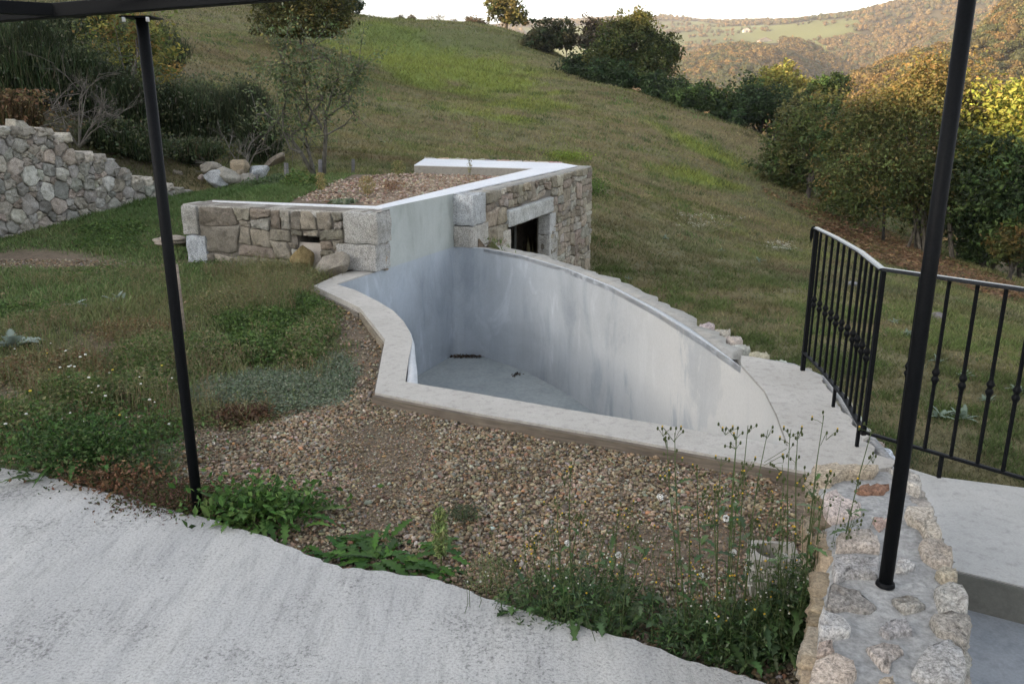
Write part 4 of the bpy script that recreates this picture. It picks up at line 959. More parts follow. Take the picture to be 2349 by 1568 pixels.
rock('rock', 'grey brown rock just left of the first short stake', 572, 414, 15.1, 32, 28, (.26, .25, .23), 6, RB)
rock('rock', 'light grey block at the right end of the rock heap', 595, 394, 15.5, 36, 24, (.36, .39, .42), 7, RB, (.2, .1, 0), mat='granite')
rock('rock', 'dark grey mossy rock between the two short stakes', 646, 420, 15.0, 38, 20, (.17, .18, .16), 8, RB)
rock('rock', 'flat brown rock half buried on the bank above the tallest stake', 634, 366, 16.8, 44, 14, (.26, .23, .19), 9, RB, (0, 0, -.5))
rock('rock', 'small round rock in the dark shade left of the rock heap', 406, 404, 15.6, 18, 22, (.20, .18, .15), 10, RB)
rock('rock', 'small pinkish stone at the far left edge of the rock heap', 463, 407, 15.2, 12, 9, (.30, .26, .24), 11, RB)
rock('boulder', 'mossy yellow brown boulder propped against the pale slab', 694, 596, 9.0, 45, 56, (.22, .17, .085), 12, 'boulders beside the vent of the pool house', (0, .2, .2))
rock('boulder', 'angular grey brown boulder tilted against the corner of the pool house', 764, 606, 8.85, 76, 44, (.25, .23, .20), 13, 'boulders beside the vent of the pool house', (.2, .25, -.45))
rock('boulder', 'white and blue grey boulder below the corner of the railing', 2012, 1052, 4.12, 66, 44, (.50, .54, .60), 14, None, (0, 0, -.3), mat='granite')
rock('boulder', 'grey boulder half sunk in the lawn seen behind the railing', 2150, 735, 13.6, 34, 30, (.16, .15, .15), 15)
rock('boulder', 'small blue grey rock on the lawn seen between the far balusters', 1958, 652, 16.5, 26, 16, (.19, .20, .23), 16)
g = G(); 
for k, (a, b, w_) in enumerate([(372, 552, 34), (396, 546, 44), (384, 557, 40), (410, 554, 26)]):
    c = ony(a, b, 10.1); rockmesh(g, c, (w_ * .0055, w_ * .004, .05), (.3 * k, .05, .05), (.36, .32, .28), 30 + k, 6, I3)
tag(g.build('broken_slab', M['stone']), 'flat broken beige slab lying in the grass left of the pool house', 'slab')
g = G(); a, b = np.array(onz(676, 618, -.03)), np.array(onz(734, 622, -.03)); u_ = unit(b - a); tt = np.array(uv := [0, 0, 1.]) * .42 + nW * -.13
box(g, a + nW * .02, u_, unit(tt), unit(np.cross(u_, tt)), np.linalg.norm(b - a) + .02, .315, -.035, (.85, .80, .76))
tag(g.build('paving_slab', M['coping'], smooth=False), 'pale pinkish slab leaning below the dark vent of the pool house', 'slab')
def stake(label, px, py0, py1, y, w_, col, lean=0, group='short grey stakes along the flower bed'):
    a, b = np.array(ony(px, py1, y)), np.array(ony(px + lean, py0, y)); a[2] -= .06; g = G(); tube(g, [a, a * .5 + b * .5, b], [w_, w_ * .97, w_ * .92], 9, col)
    return tag(g.build('stake', M['wood']), label, 'stake', group)
stake('thick grey stake standing between the rock heap and the small tree', 658, 374, 432, 14.4, .042, (.13, .13, .135), -2)
stake('grey stake standing in front of the light grey block of the rock heap', 590, 400, 432, 14.6, .036, (.11, .11, .115))
stake('grey stake just right of the trunks of the small tree', 735, 366, 408, 15.2, .038, (.11, .11, .12), -1)
stake('thin grey stake farthest right along the flower bed', 809, 365, 404, 16.2, .034, (.12, .12, .125), 1)
stake('grey brown wooden rod planted in the weeds behind the left pergola post', 424, 606, 775, 6.3, .016, (.24, .20, .17), -20, None)
stake('small white marker stake high on the meadow', 1585, 262, 286, 50, .05, (.75, .74, .70), -1, None)
stake('thin dark support pole under the front edge of the chestnut crown', 2026, 470, 548, 27, .05, (.03, .028, .025), 3, None)
bc = np.array(onz(1776, 1262, .10)); g = G(); n = 32; an = np.linspace(0, 2 * np.pi, n, endpoint=False) + .0
ou = np.array([(math.cos(a) / max(abs(math.cos(a)), abs(math.sin(a))) * .088, math.sin(a) / max(abs(math.cos(a)), abs(math.sin(a))) * .075) for a in an]); inr = np.stack([np.cos(an) * .07, np.sin(an) * .06], 1)
rt = rotm(-.12, 0, 0)[:2, :2]; ou = ou @ rt.T; inr = inr @ rt.T
def ringz(P, z): return np.column_stack([P + bc[:2], np.full(n, z)])
V = np.concatenate([ringz(ou, -.10), ringz(ou, .05), ringz(ou * .92, .055), ringz(ou * .92, .068), ringz(ou, .073), ringz(ou, .10), ringz(inr, .10), ringz(inr, -.10)]); i = np.arange(n); j = (i + 1) % n
g.add(V, [np.concatenate([np.stack([i + k * n, j + k * n, j + (k + 1) * n, i + (k + 1) * n], 1) for k in range(7)])], (.88, .88, .85))
tag(g.build('hollow_block', M['coping'], smooth=False), 'pale hollow concrete block half hidden in weeds beside the parapet wall', 'concrete block')

# ================================================================== GRAVEL, GRASS, GROUND COVER (stuff)
def octs():
    V = [(1, 0, 0), (-1, 0, 0), (0, 1, 0), (0, -1, 0), (0, 0, 1), (0, 0, -1)]; F = [(0, 2, 4), (2, 1, 4), (1, 3, 4), (3, 0, 4), (2, 0, 5), (1, 2, 5), (3, 1, 5), (0, 3, 5)]
    V = [np.array(v, float) for v in V]; cache = {}; NF = []
    def mid(a, b):
        k = (min(a, b), max(a, b))
        if k not in cache: m_ = V[a] + V[b]; V.append(m_ / np.linalg.norm(m_)); cache[k] = len(V) - 1
        return cache[k]
    for a, b, c in F:
        x, y, z = mid(a, b), mid(b, c), mid(c, a); NF += [(a, x, z), (x, b, y), (z, y, c), (x, y, z)]
    return np.array(V), np.array(NF)
OV, OF = octs()
def pebbles(name, x, y, z, s, col, sink=.35):
    n = len(x); V = np.tile(OV, (n, 1, 1)) * (1 + RG.normal(size=(n, 18, 1)) * .10)
    sc = np.stack([s * rnd(n, .8, 1.35), s * rnd(n, .6, 1.0), s * rnd(n, .40, .75)], 1) / 2; V = V * sc[:, None]
    a = rnd(n, 0, 6.28); t_ = RG.normal(size=n) * .35; ca, sa, ct, st_ = np.cos(a), np.sin(a), np.cos(t_), np.sin(t_)
    X = V[..., 0] * ct[:, None] - V[..., 2] * st_[:, None]; Z = V[..., 0] * st_[:, None] + V[..., 2] * ct[:, None]; Y = V[..., 1]
    W_ = np.stack([X * ca[:, None] - Y * sa[:, None] + x[:, None], X * sa[:, None] + Y * ca[:, None] + y[:, None], Z + (z + sc[:, 2] * (1 - sink * 2))[:, None]], -1).reshape(-1, 3)
    F = (OF[None] + np.arange(n)[:, None, None] * 18).reshape(-1, 3)
    o = mk(name, W_, [F], M['pebble'], np.repeat(col, 18, 0)); return tag(o, kind='stuff')
PEB = [(.26, .205, .14), (.205, .155, .10), (.30, .25, .185), (.27, .19, .125), (.21, .195, .165), (.35, .305, .24), (.30, .18, .105), (.15, .12, .09), (.42, .39, .33), (.24, .20, .14)]
def cand(n, x0, x1, y0, y1): return rnd(n, x0, x1), rnd(n, y0, y1)
X1, Y1 = cand(120000, -3.2, 2.0, 2.0, 5.2); X2, Y2 = cand(60000, -6.6, -.6, 3.6, 9.6); X3, Y3 = cand(9000, -3.3, 1.1, 9.4, 15.6)
x, y = np.concatenate([X1, X2]), np.concatenate([Y1, Y2]); z = H(x, y); dT = polydist(x, y, TERR); dP = polydist(x, y, COP_OUT + [(2.2, 3.9), (2.2, 12), (-1.4, 9.1), (-1.85, 9.0)])
dW = polydist(x, y, [tuple(p) for p in Lp] + [tuple(p) for p in Rp[::-1]])
lm = lawn_mask(x, y, z); patch = fbm(x * 1.6, y * 1.6, 61)
keep = (dT > .0) & (dP > .012) & (dW > 0) & (x < 1.3) & (RG.uniform(size=len(x)) < (1 - lm * .93)) & (z > -.3) & ((y < 5.2) | (RG.uniform(size=len(x)) < .8)) & (RG.uniform(size=len(x)) < sst(.20, .34, patch) * .35 + .68)
x, y, z, pt = x[keep], y[keep], z[keep], patch[keep]; n = len(x); s = np.where(RG.uniform(size=n) < .25, rnd(n, .019, .034), rnd(n, .009, .020)) * (1 + .35 * sst(5, 7, y)) * (.6 + .4 * sst(.25, .45, pt)); z = z + rnd(n, 0, .012)
print('pebbles', n)
bigs = RG.uniform(size=n) < .004; s = np.where(bigs, s * 1.8, s) * .88
x4, y4 = cand(50000, -3.0, 1.35, 2.1, 6.2); k4 = (polydist(x4, y4, TERR) > 0) & (polydist(x4, y4, COP_OUT + [(2.2, 3.9), (2.2, 12), (-1.4, 9.1), (-1.85, 9.0)]) > .02) & (polydist(x4, y4, [tuple(p) for p in Lp] + [tuple(p) for p in Rp[::-1]]) > .0)
x4, y4 = x4[k4], y4[k4]; z4 = H(x4, y4); pebbles('grit', x4, y4, z4, rnd(len(x4), .004, .010), pal(len(x4), PEB, None, .25), .5)
pebbles('gravel', x, y, z, s, pal(n, PEB, [5, 5, 4, 3, 4, 2, 1.3, 3, 1, 3], .2))
m_ = (polydist(X3, Y3, [onz(*p, .5)[:2] for p in [(560, 452), (860, 468), (1220, 388), (955, 392), (760, 420)]]) < .1)
x, y = X3[m_], Y3[m_]; n = len(x); pebbles('roof_gravel', x, y, np.maximum(H(x, y), .505) + 0 * x, rnd(n, .02, .06), pal(n, [(.26, .20, .15), (.33, .27, .21), (.22, .15, .11), (.40, .34, .28)], None, .2))

def scatter_ground(n, az0, az1, r0, r1, pw_=0):
    a = rnd(n, R(az0), R(az1)); u = RG.uniform(size=n); r = r0 * (r1 / r0) ** u if pw_ == 0 else np.sqrt(r0 ** 2 + u * (r1 ** 2 - r0 ** 2)); return r * np.sin(a), r * np.cos(a), r
# meadow and lower lawn
N = 700000; x, y, r = scatter_ground(N, -34, 42, 6.5, 105); z = H(x, y)
dn = polydist(x, y, NEAR); hse = polydist(x, y, [(-3.9, 9.4), (-1.2, 8.6), (1.6, 15.9), (-2, 16.0)])
ok = (dn > .1) & (z > -30) & (polydist(x, y, POOL_IN) > .35) & (hse > 0.05) & ~((x < 2.3) & (y < 6.5))
x, y, z, r = x[ok], y[ok], z[ok], r[ok]; n = len(x)
px, py = w2p(x, y, z); gm = meadow_green(x, y, z); nn2 = fbm(x * 1.1, y * 1.1, 51); tuft = fbm(x * 2.2, y * 2.2, 52)
bank = (px < 470) & (y > 11) & (y < 34)
dry = np.array([.235, .205, .105]); olive = np.array([.175, .195, .07]); green = np.array([.10, .155, .045]); yel = np.array([.205, .24, .055]); grey = np.array([.195, .20, .12])
c = dry + (olive - dry) * sst(.38, .62, nn2)[:, None]; c = c + (grey - c) * (sst(.5, .75, fbm(x * .3, y * .6, 71)) * .6)[:, None]; c = c + (yel - c) * gm[:, None]
near_g = (sst(22, 12, r) * sst(.42, .6, tuft) * .8)[:, None]; c = c + (green - c) * near_g
bd = sst(.45, .62, vnoise((x * .55 + y * .84) * .55, (x * .84 - y * .55) * .10, 44))[:, None]; c = c * (1 - .30 * bd) ; rd = sst(.6, .8, fbm(x * .5, y * .5, 47))[:, None]; c = c * (1 - rd * .5) + np.array([.15, .10, .065]) * rd * .5
c = c * (1 + RG.normal(size=(n, 1)) * .28)
ridge = gauss(px, py, 1000, 90, 330, 34, 4)[:, None] * .7; c = c * (1 - ridge) + np.array([.12, .16, .06]) * ridge * (1 + RG.normal(size=(n, 1)) * .2)
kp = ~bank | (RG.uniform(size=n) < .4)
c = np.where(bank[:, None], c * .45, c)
kp &= RG.uniform(size=n) < (.4 + .6 * sst(.3, .5, tuft))
h = (.028 + .0016 * r) * rnd(n, .5, 1.5) * (1 + 1.0 * sst(.5, .7, tuft) * sst(40, 15, r) + .9 * gm)
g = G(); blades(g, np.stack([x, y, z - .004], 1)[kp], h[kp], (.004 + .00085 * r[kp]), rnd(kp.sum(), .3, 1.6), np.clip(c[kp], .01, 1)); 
m1 = 1500; xa, ya, ra = scatter_ground(m1, -20, 33, 7, 50); kq = (polydist(xa, ya, NEAR) > .3) & ~((xa < 2.6) & (ya < 7)) & (polydist(xa, ya, [(-3.9, 9.4), (-1.2, 8.6), (1.6, 15.9), (-2, 16.0)]) > .2); xa, ya, ra = xa[kq], ya[kq], ra[kq]
m2 = 46; xb = np.repeat(xa, m2) + RG.normal(size=len(xa) * m2) * np.repeat(.05 + .0045 * ra, m2); yb = np.repeat(ya, m2) + RG.normal(size=len(xa) * m2) * np.repeat(.05 + .0045 * ra, m2); rb = np.repeat(ra, m2); pt_ = pal(len(xa), [(.085, .13, .045), (.11, .155, .055), (.16, .16, .08), (.075, .105, .045), (.20, .18, .10)], [3, 3, 2, 2, 1.2], .15)
blades(g, np.stack([xb, yb, H(xb, yb) - .01], 1), rnd(len(xb), .4, 1.2) * (.05 + .0022 * rb) * np.repeat(rnd(len(xa), .6, 1.5), m2), .004 + .0009 * rb, rnd(len(xb), .2, 1.1), np.repeat(pt_, m2, 0) * (1 + RG.normal(size=(len(xb), 1)) * .15))
o = g.build('meadow_grass', M['blade'], smooth=False); tag(o, kind='stuff'); print('meadow', kp.sum())
# near lawn
N = 380000; x, y, r = scatter_ground(N, -46, 8, 3.6, 17.5, 1); z = H(x, y); lm = lawn_mask(x, y, z)
ok = (polydist(x, y, NEAR) < .0) & (polydist(x, y, TERR) > .02) & (RG.uniform(size=N) < sst(.1, .8, lm) * (.35 + .65 * sst(6, 9, r)) ) & (polydist(x, y, [(-3.9, 9.5), (-1.3, 8.6), (-1.0, 9.6), (-1.6, 9.4), (-3.6, 10.1)]) > .03) & (polydist(x, y, COP_OUT + [(2, 12)]) > .03) & (z > -.3) & (z < .75)
x, y, z, r = x[ok], y[ok], z[ok], r[ok]; n = len(x); px, py = w2p(x, y, z); t_ = fbm(x * 1.7, y * 1.7, 81); t2 = fbm(x * .8, y * .8, 82)
c = pal(n, [(.115, .18, .06), (.15, .205, .08), (.09, .14, .05), (.21, .20, .105)], [4, 4, 2, 1.6], .28)
brn = np.clip(gauss(px, py, 640, 660, 130, 40) + gauss(px, py, 380, 720, 160, 60) + .8 * gauss(px, py, 150, 830, 200, 60) + (t2 - .5) * 1.6, 0, 1)[:, None]
c = c * (1 - brn * .55) + pal(n, [(.22, .19, .095), (.18, .175, .08), (.22, .155, .09)], None, .2) * brn * .55
lush = (gauss(px, py, 330, 470, 240, 45) + gauss(px, py, 600, 445, 120, 18))[:, None]; c = c * (1 - lush * .7) + pal(n, [(.065, .125, .036), (.085, .145, .045)], None, .2) * lush * .7
h = .028 + .035 * sst(.35, .7, t_) + .05 * lush[:, 0] + .13 * gauss(px, py, 640, 650, 110, 45) + .05 * gauss(px, py, 300, 750, 200, 70); h = h * rnd(n, .5, 1.4)
g = G(); blades(g, np.stack([x, y, z - .004], 1), h, .0035 + .0006 * r, rnd(n, .2, 1.3), c, 2); tag(g.build('lawn_grass', M['blade'], smooth=False), kind='stuff'); print('lawn', n)
# low broad-leaved ground cover in patches
def cover(g, x0, y0, sx, sy, n, hh, size, cols, wts=None, rot=0, stem=0, flat=.4, zz=-.03, var=.22):
    a = RG.normal(size=(n, 2)); a = a / (np.linalg.norm(a, axis=1)[:, None]) * np.sqrt(RG.uniform(size=(n, 1))) ** .9; c_, s_ = math.cos(R(rot)), math.sin(R(rot))
    px = x0 + (a[:, 0] * c_ * sx - a[:, 1] * s_ * sy); py = y0 + (a[:, 0] * s_ * sx + a[:, 1] * c_ * sy)
    P = np.array([onz(p, q_, zz)[:2] for p, q_ in zip(px, py)]); rr = np.linalg.norm(a, axis=1)
    nz_ = fbm(P[:, 0] * 5, P[:, 1] * 5, 91); P[:, 0] += RG.normal(size=n) * .03; P[:, 1] += RG.normal(size=n) * .05
    k = (polydist(P[:, 0], P[:, 1], COP_OUT + [(2, 12)]) > .03) & (RG.uniform(size=n) < sst(1.05, .7, rr + (nz_ - .5) * .9)); P = P[k]; nz_ = nz_[k]; rr = rr[k]; n = len(P)
    z = H(P[:, 0], P[:, 1]); top = hh * (1 - rr ** 2.5 * .75) * (.45 + 1.1 * nz_); zz_ = z + top * RG.uniform(size=n) ** .6
    col = pal(n, cols, wts, var); leaves(g, np.column_stack([P, zz_]), np.asarray(size) * rnd(n, .6, 1.4), col, flat)
    if stem:
        m_ = RG.uniform(size=n) < stem; blades(g, np.column_stack([P, z])[m_], (top[m_] * rnd(m_.sum(), .8, 1.7)), np.full(m_.sum(), .004), rnd(m_.sum(), .1, .9), col[m_] * 1.15)
DG = [(.065, .115, .028), (.085, .145, .035), (.12, .18, .055), (.05, .085, .025)]; OLV = [(.15, .165, .07), (.19, .18, .09), (.12, .145, .055), (.23, .20, .11)]; GG = [(.18, .215, .15), (.14, .18, .115), (.22, .25, .18), (.115, .15, .085)]; RU = [(.17, .095, .05), (.13, .085, .045), (.20, .13, .07), (.10, .09, .035)]
g = G()
cover(g, 600, 740, 110, 40, 9000, .12, .030, DG, rot=5, stem=.12); cover(g, 680, 700, 70, 28, 5000, .14, .032, DG, stem=.12); cover(g, 470, 810, 100, 40, 6000, .12, .030, DG + OLV, stem=.12); cover(g, 590, 800, 90, 34, 5000, .12, .03, DG, stem=.1); cover(g, 700, 790, 50, 60, 4500, .14, .028, DG + OLV, stem=.12)
cover(g, 745, 730, 40, 50, 2500, .11, .026, OLV + DG, stem=.2); cover(g, 560, 670, 60, 22, 2500, .12, .026, OLV, stem=.3)
cover(g, 610, 895, 210, 52, 24000, .055, .022, GG, rot=-4, stem=.12, flat=.6); cover(g, 760, 850, 60, 50, 5000, .05, .02, GG, stem=.15); cover(g, 520, 940, 140, 26, 5000, .05, .022, OLV, stem=.2)
cover(g, 640, 655, 120, 38, 7000, .20, .022, OLV, stem=.30); cover(g, 370, 830, 130, 60, 8000, .14, .024, OLV + DG, stem=.2); cover(g, 560, 705, 130, 30, 5000, .16, .022, OLV, stem=.3)
cover(g, 130, 860, 160, 40, 7000, .12, .022, RU + OLV, stem=.25); cover(g, 330, 770, 140, 30, 5000, .12, .02, RU + OLV, stem=.3); cover(g, 330, 890, 80, 40, 5000, .12, .028, DG + OLV, stem=.15)
cover(g, 180, 930, 110, 40, 7000, .16, .026, DG + OLV, stem=.2); cover(g, 60, 980, 110, 50, 6000, .16, .026, DG + OLV, stem=.2); cover(g, 560, 945, 70, 14, 1500, .08, .03, [(.09, .055, .035), (.12, .07, .04)], stem=.3)
cover(g, 360, 985, 60, 22, 2500, .09, .022, [(.09, .055, .035), (.12, .08, .05)] + DG, stem=.3); cover(g, 350, 1070, 60, 30, 2500, .12, .018, OLV + GG, stem=.4)
cover(g, 520, 590, 110, 22, 5000, .09, .03, DG, stem=.1); cover(g, 260, 545, 90, 16, 4000, .09, .04, DG, stem=.2, zz=0); cover(g, 250, 640, 190, 30, 7000, .05, .03, DG + OLV, stem=.1); cover(g, 90, 720, 150, 30, 5000, .05, .03, DG, stem=.1)
cover(g, 250, 575, 90, 14, 3000, .07, .035, DG, stem=.1); cover(g, 620, 432, 90, 10, 3500, .16, .04, [(.09, .14, .07), (.12, .15, .08), (.06, .10, .03)], zz=.35, stem=.2); cover(g, 690, 435, 45, 12, 2200, .22, .05, DG + [(.12, .13, .04)], zz=.45, stem=.2)
tag(g.build('ground_cover', M['leaf'], smooth=False), kind='stuff')
# wispy stems standing out of the low weeds
N = 60000; x, y, r = scatter_ground(N, -34, -4, 3.6, 10.0, 1); z = H(x, y); lm = lawn_mask(x, y, z); cl = fbm(x * 2.3, y * 2.3, 97); px, py = w2p(x, y, z)
ok = (polydist(x, y, TERR) > .03) & (polydist(x, y, COP_OUT + [(2, 12), (-1.4, 9.1)]) > .04) & (RG.uniform(size=N) < sst(.42, .62, cl) * sst(.1, .6, lm)) & (y < 9.2) & (py > 600) & (RG.uniform(size=N) > 1.1 * gauss(px, py, 620, 900, 230, 60)) & (RG.uniform(size=N) < .75)
x, y, z, cl = x[ok], y[ok], z[ok], cl[ok]; n = len(x); h = rnd(n, .06, .20) * (.5 + cl) * (.6 + .8 * np.clip(gauss(w2p(x, y, z)[0], w2p(x, y, z)[1], 620, 690, 160, 90) + gauss(w2p(x, y, z)[0], w2p(x, y, z)[1], 250, 900, 260, 90), 0, 1)); P = np.stack([x, y, z], 1); cc = pal(n, [(.17, .175, .085), (.21, .19, .11), (.13, .16, .06), (.20, .14, .085)], None, .2)
g = G(); blades(g, P, h, np.full(n, .0042), rnd(n, .1, .8), cc, 2); hd = RG.uniform(size=n) < .6; P2 = np.repeat(P[hd], 4, 0); P2[:, 2] += np.repeat(h[hd], 4) * rnd(len(P2), .6, 1.05); P2[:, :2] += RG.normal(size=(len(P2), 2)) * .014; leaves(g, P2, rnd(len(P2), .006, .018), np.repeat(cc[hd], 4, 0) * 1.15, .1)
tag(g.build('wispy_weeds', M['leaf'], smooth=False), kind='stuff'); print('wisps', n)
# small white and yellow daisies scattered through the weeds
g = G()
for (a, b, sx, sy, n) in ((190, 890, 60, 30, 12), (240, 960, 60, 22, 6), (100, 1000, 80, 30, 8), (390, 900, 40, 60, 3), (330, 960, 100, 30, 4), (60, 840, 50, 20, 3), (300, 1060, 60, 20, 5)):
    for _ in range(n):
        p = onz(a + RG.normal() * sx * .7, b + RG.normal() * sy * .7, -.02); hh = RG.uniform(.10, .20); c = (.75, .75, .70) if RG.uniform() < .75 else (.7, .55, .08)
        tube(g, [(p[0], p[1], -.02), (p[0], p[1], hh)], .0015, 3, (.08, .12, .03), False); rr = RG.uniform(.005, .010)
        g.add(OV * np.array([rr, rr, rr * .6]) + np.array([p[0], p[1], hh]), [OF], c)
tag(g.build('daisies', M['leaf']), kind='stuff')
# fallen chestnut leaves
N = 80000; x, y, r = scatter_ground(N, 16, 34, 20, 36); z = H(x, y); px, py = w2p(x, y, z)
f = np.clip((gauss(px, py, 2010, 555, 190, 34, 24) + gauss(px, py, 2230, 640, 150, 20, 18)) * 1.25 - .32 + (fbm(x * .8, y * .8, 31) - .5), 0, 1); k = RG.uniform(size=N) < f * .8
g = G(); leaves(g, np.stack([x, y, z + .02 + rnd(N, 0, .05)], 1)[k], rnd(k.sum(), .10, .20), pal(k.sum(), [(.17, .10, .055), (.22, .135, .075), (.11, .07, .04), (.28, .19, .11)], [4, 3, 3, 1], .2), flat=.75); tag(g.build('fallen_leaves', M['leaf'], smooth=False), kind='stuff')

# ================================================================== SINGLE PLANTS
def ribbon(g, b, az, L, w_, up, droop, col, teeth=0, seg=9, tooth=.5, fold=.25):
    """a leaf: arching strip with optional lobes"""
    s = np.linspace(0, 1, seg * (2 if teeth else 1) + 1); u = np.array([math.cos(az), math.sin(az)])
    hor = L * (s * math.cos(up)); ver = L * (s * math.sin(up) - droop * s * s); C_ = np.column_stack([b[0] + u[0] * hor, b[1] + u[1] * hor, b[2] + ver])
    prof = np.sin(np.pi * np.clip(s, 0, 1) ** .8) ** .7 * w_ / 2 + .002
    if teeth: prof = prof * np.where(np.arange(len(s)) % 2 == 0, 1, tooth)
    nrm = np.array([-u[1], u[0], 0]); l_ = C_ + nrm * prof[:, None] + UZ * (prof * fold)[:, None]; r_ = C_ - nrm * prof[:, None] + UZ * (prof * fold)[:, None]
    n = len(s); V = np.concatenate([l_, C_, r_]); i = np.arange(n - 1)
    cc = np.tile(np.array(col), (3 * n, 1)); cc[n:2 * n] *= 1.15
    g.add(V, [np.concatenate([np.stack([i, i + n, i + n + 1, i + 1], 1), np.stack([i + n, i + 2 * n, i + 2 * n + 1, i + n + 1], 1)])], cc)
def rosette(name, label, cat, px, py, R_, n, col, up=(.1, .7), w_=.28, teeth=1, group=None, z0=None, droop=.35, tooth=.5, inner=True):
    p = np.array(onz(px, py, -.02)) if z0 is None else np.array(z0); 
    if z0 is None: p[2] = float(H(p[0], p[1]))
    g = G()
    for k in range(n):
        L = R_ * RG.uniform(.6, 1.1); u = RG.uniform(*up); ribbon(g, p + [RG.normal() * .02, RG.normal() * .02, .01], 6.283 * k / n + RG.uniform(-.3, .3), L, L * w_, u, droop * RG.uniform(.6, 1.3), np.array(col) * RG.uniform(.75, 1.25), teeth, 8, tooth)
    o = g.build(name, M['leaf']); return tag(o, label, cat, group)
SV = (.26, .32, .28); TG = 'silvery thistle rosettes'
rosette('thistle', 'large silvery thistle rosette at the left edge among the daisies', 'thistle', 40, 798, .25, 16, SV, (.15, 1.1), .36, group=TG)
rosette('thistle', 'silvery thistle rosette in the lawn halfway between the left edge and the black post', 'thistle', 180, 708, .17, 13, SV, group=TG)
rosette('thistle', 'small silvery thistle just left of the left black post', 'thistle', 268, 690, .14, 12, SV, (.3, 1.1), group=TG)
rosette('thistle', 'tiny grey thistle at the left below the earth patch', 'thistle', 75, 722, .14, 10, (.22, .28, .24), group=TG)
def onterr(px, py, y0=4, y1=60):
    ys = np.linspace(y0, y1, 1500); d = np.array(ray(px, py)); P = d[None] * (ys / d[1])[:, None]; z = P[:, 2] + CZ; hh = H(P[:, 0], P[:, 1], False); k = np.argmax(z < hh)
    return np.array([P[k, 0], P[k, 1], hh[k]])
for px, py, s_, lab in ((1741, 600, .22, 'silvery thistle rosette on the slope left of the railing end'), (1655, 578, .17, 'faint silvery thistle in a green tuft below the white flower spray'), (2080, 772, .2, 'silvery thistle seen left of the right black post at mid slope'),
                        (2052, 740, .14, 'small silvery thistle near the grey boulder behind the railing'), (2150, 960, .24, 'broad silvery thistle just right of the right black post near the rail foot'), (2208, 964, .26, 'largest silvery thistle behind the right hand balusters'),
                        (2212, 868, .18, 'silvery thistle in the bare patch right of the black post'), (2336, 900, .22, 'silvery thistle at the right edge of the lawn'), (2262, 920, .15, 'small silvery thistle between the two large ones behind the balusters'), (2150, 830, .16, 'pale thistle touching the right side of the black post in view'), (1440, 640, .10, 'tiny thistle right of the pool house door'), (1525, 548, .2, 'flat grey green thistle on the slope right of the pool house')):
    c = onterr(px, py); rosette('thistle', lab, 'thistle', 0, 0, s_ * .8, 14, (.20, .26, .20), (.2, 1.2), .26, group=TG, z0=c)
# leafy clumps rooted along the edge of the terrace
def clump(name, label, px, py, wid, hgt, n, cols, cat='weed', w_=.3, z=-.06, teeth=1, spread=.35, extra=None, group=None, up=(.1, 1.3)):
    root = np.array(onz(px, py, z)); e = empty(name, tuple(root), label, cat, group); g = G()
    for k in range(n):
        a = RG.uniform(0, 6.283); rr = RG.uniform(0, spread) * wid / 2; b = root + [math.cos(a) * rr * 1.3, math.sin(a) * rr * .8, RG.uniform(0, .3) * hgt]
        L = RG.uniform(.35, .75) * wid * .42; u = RG.uniform(*up); ribbon(g, b, a + RG.normal() * .7, L, L * w_ * RG.uniform(.7, 1.2), u, RG.uniform(.2, .7), pal(1, cols, None, .2)[0], teeth, 6, .45)
    g.build('foliage', M['leaf'], e); return e, root
BG = [(.06, .135, .03), (.08, .16, .04), (.045, .10, .022), (.11, .19, .05)]
e, r0_ = clump('sow_thistle', 'lush green lobed weed clump on the terrace edge right of the left post', 600, 1200, .55, .26, 150, BG, spread=.75)
g = G(); P = r0_ + RG.normal(size=(900, 3)) * [.15, .07, .05] + [.0, .02, .10]; leaves(g, P, rnd(900, .02, .05), pal(900, BG, None, .25), .2); g.build('young_leaves', M['leaf'], e, False)
e, r0_ = clump('dandelion_clump', 'flat dark green dandelion clump spilling onto the terrace', 870, 1288, .62, .08, 150, [(.045, .11, .018), (.065, .14, .025), (.03, .08, .015)], spread=.8, up=(.0, .45), w_=.26)
e, r0_ = clump('green_weed', 'tall feathery green weed clump at the left end of the terrace edge', 210, 1075, .75, .30, 130, [(.05, .10, .025), (.07, .13, .035), (.035, .075, .02)], spread=.8, w_=.14, z=-.03)
g = G(); P = r0_ + RG.normal(size=(5000, 3)) * [.22, .13, .07] + [.0, .05, .13]; P[:, 2] = np.maximum(P[:, 2], .0); leaves(g, P, rnd(5000, .012, .032), pal(5000, [(.05, .11, .025), (.08, .13, .04), (.035, .07, .02)], None, .25), .2); g.build('feathery_leaves', M['leaf'], e, False)
e, r0_ = clump('dried_dock', 'rusty brown dried weed hanging over the terrace edge', 265, 1118, .45, .14, 60, [(.16, .08, .045), (.20, .11, .06), (.12, .07, .04)], w_=.2, spread=.7, z=-.02)
g = G(); P = r0_ + RG.normal(size=(900, 3)) * [.16, .05, .04] + [.05, .0, .06]; leaves(g, P, rnd(900, .01, .028), pal(900, [(.17, .09, .05), (.22, .13, .08), (.09, .08, .035)], None, .25), .2)
g.build('seed_heads', M['leaf'], e, False)
e, r0_ = clump('red_spurge', 'low reddish green weed around the foot of the left black post', 415, 1168, .5, .10, 60, [(.10, .05, .035), (.07, .065, .025), (.06, .08, .02)], w_=.2, spread=.9)
g = G(); P = r0_ + RG.normal(size=(4500, 3)) * [.15, .08, .03] + [.0, .01, .045]; P[:, 2] = np.maximum(P[:, 2], .004); leaves(g, P, rnd(4500, .008, .02), pal(4500, [(.06, .075, .02), (.10, .05, .035), (.05, .055, .02), (.13, .075, .05)], None, .25), .5); g.build('fine_leaves', M['leaf'], e, False)
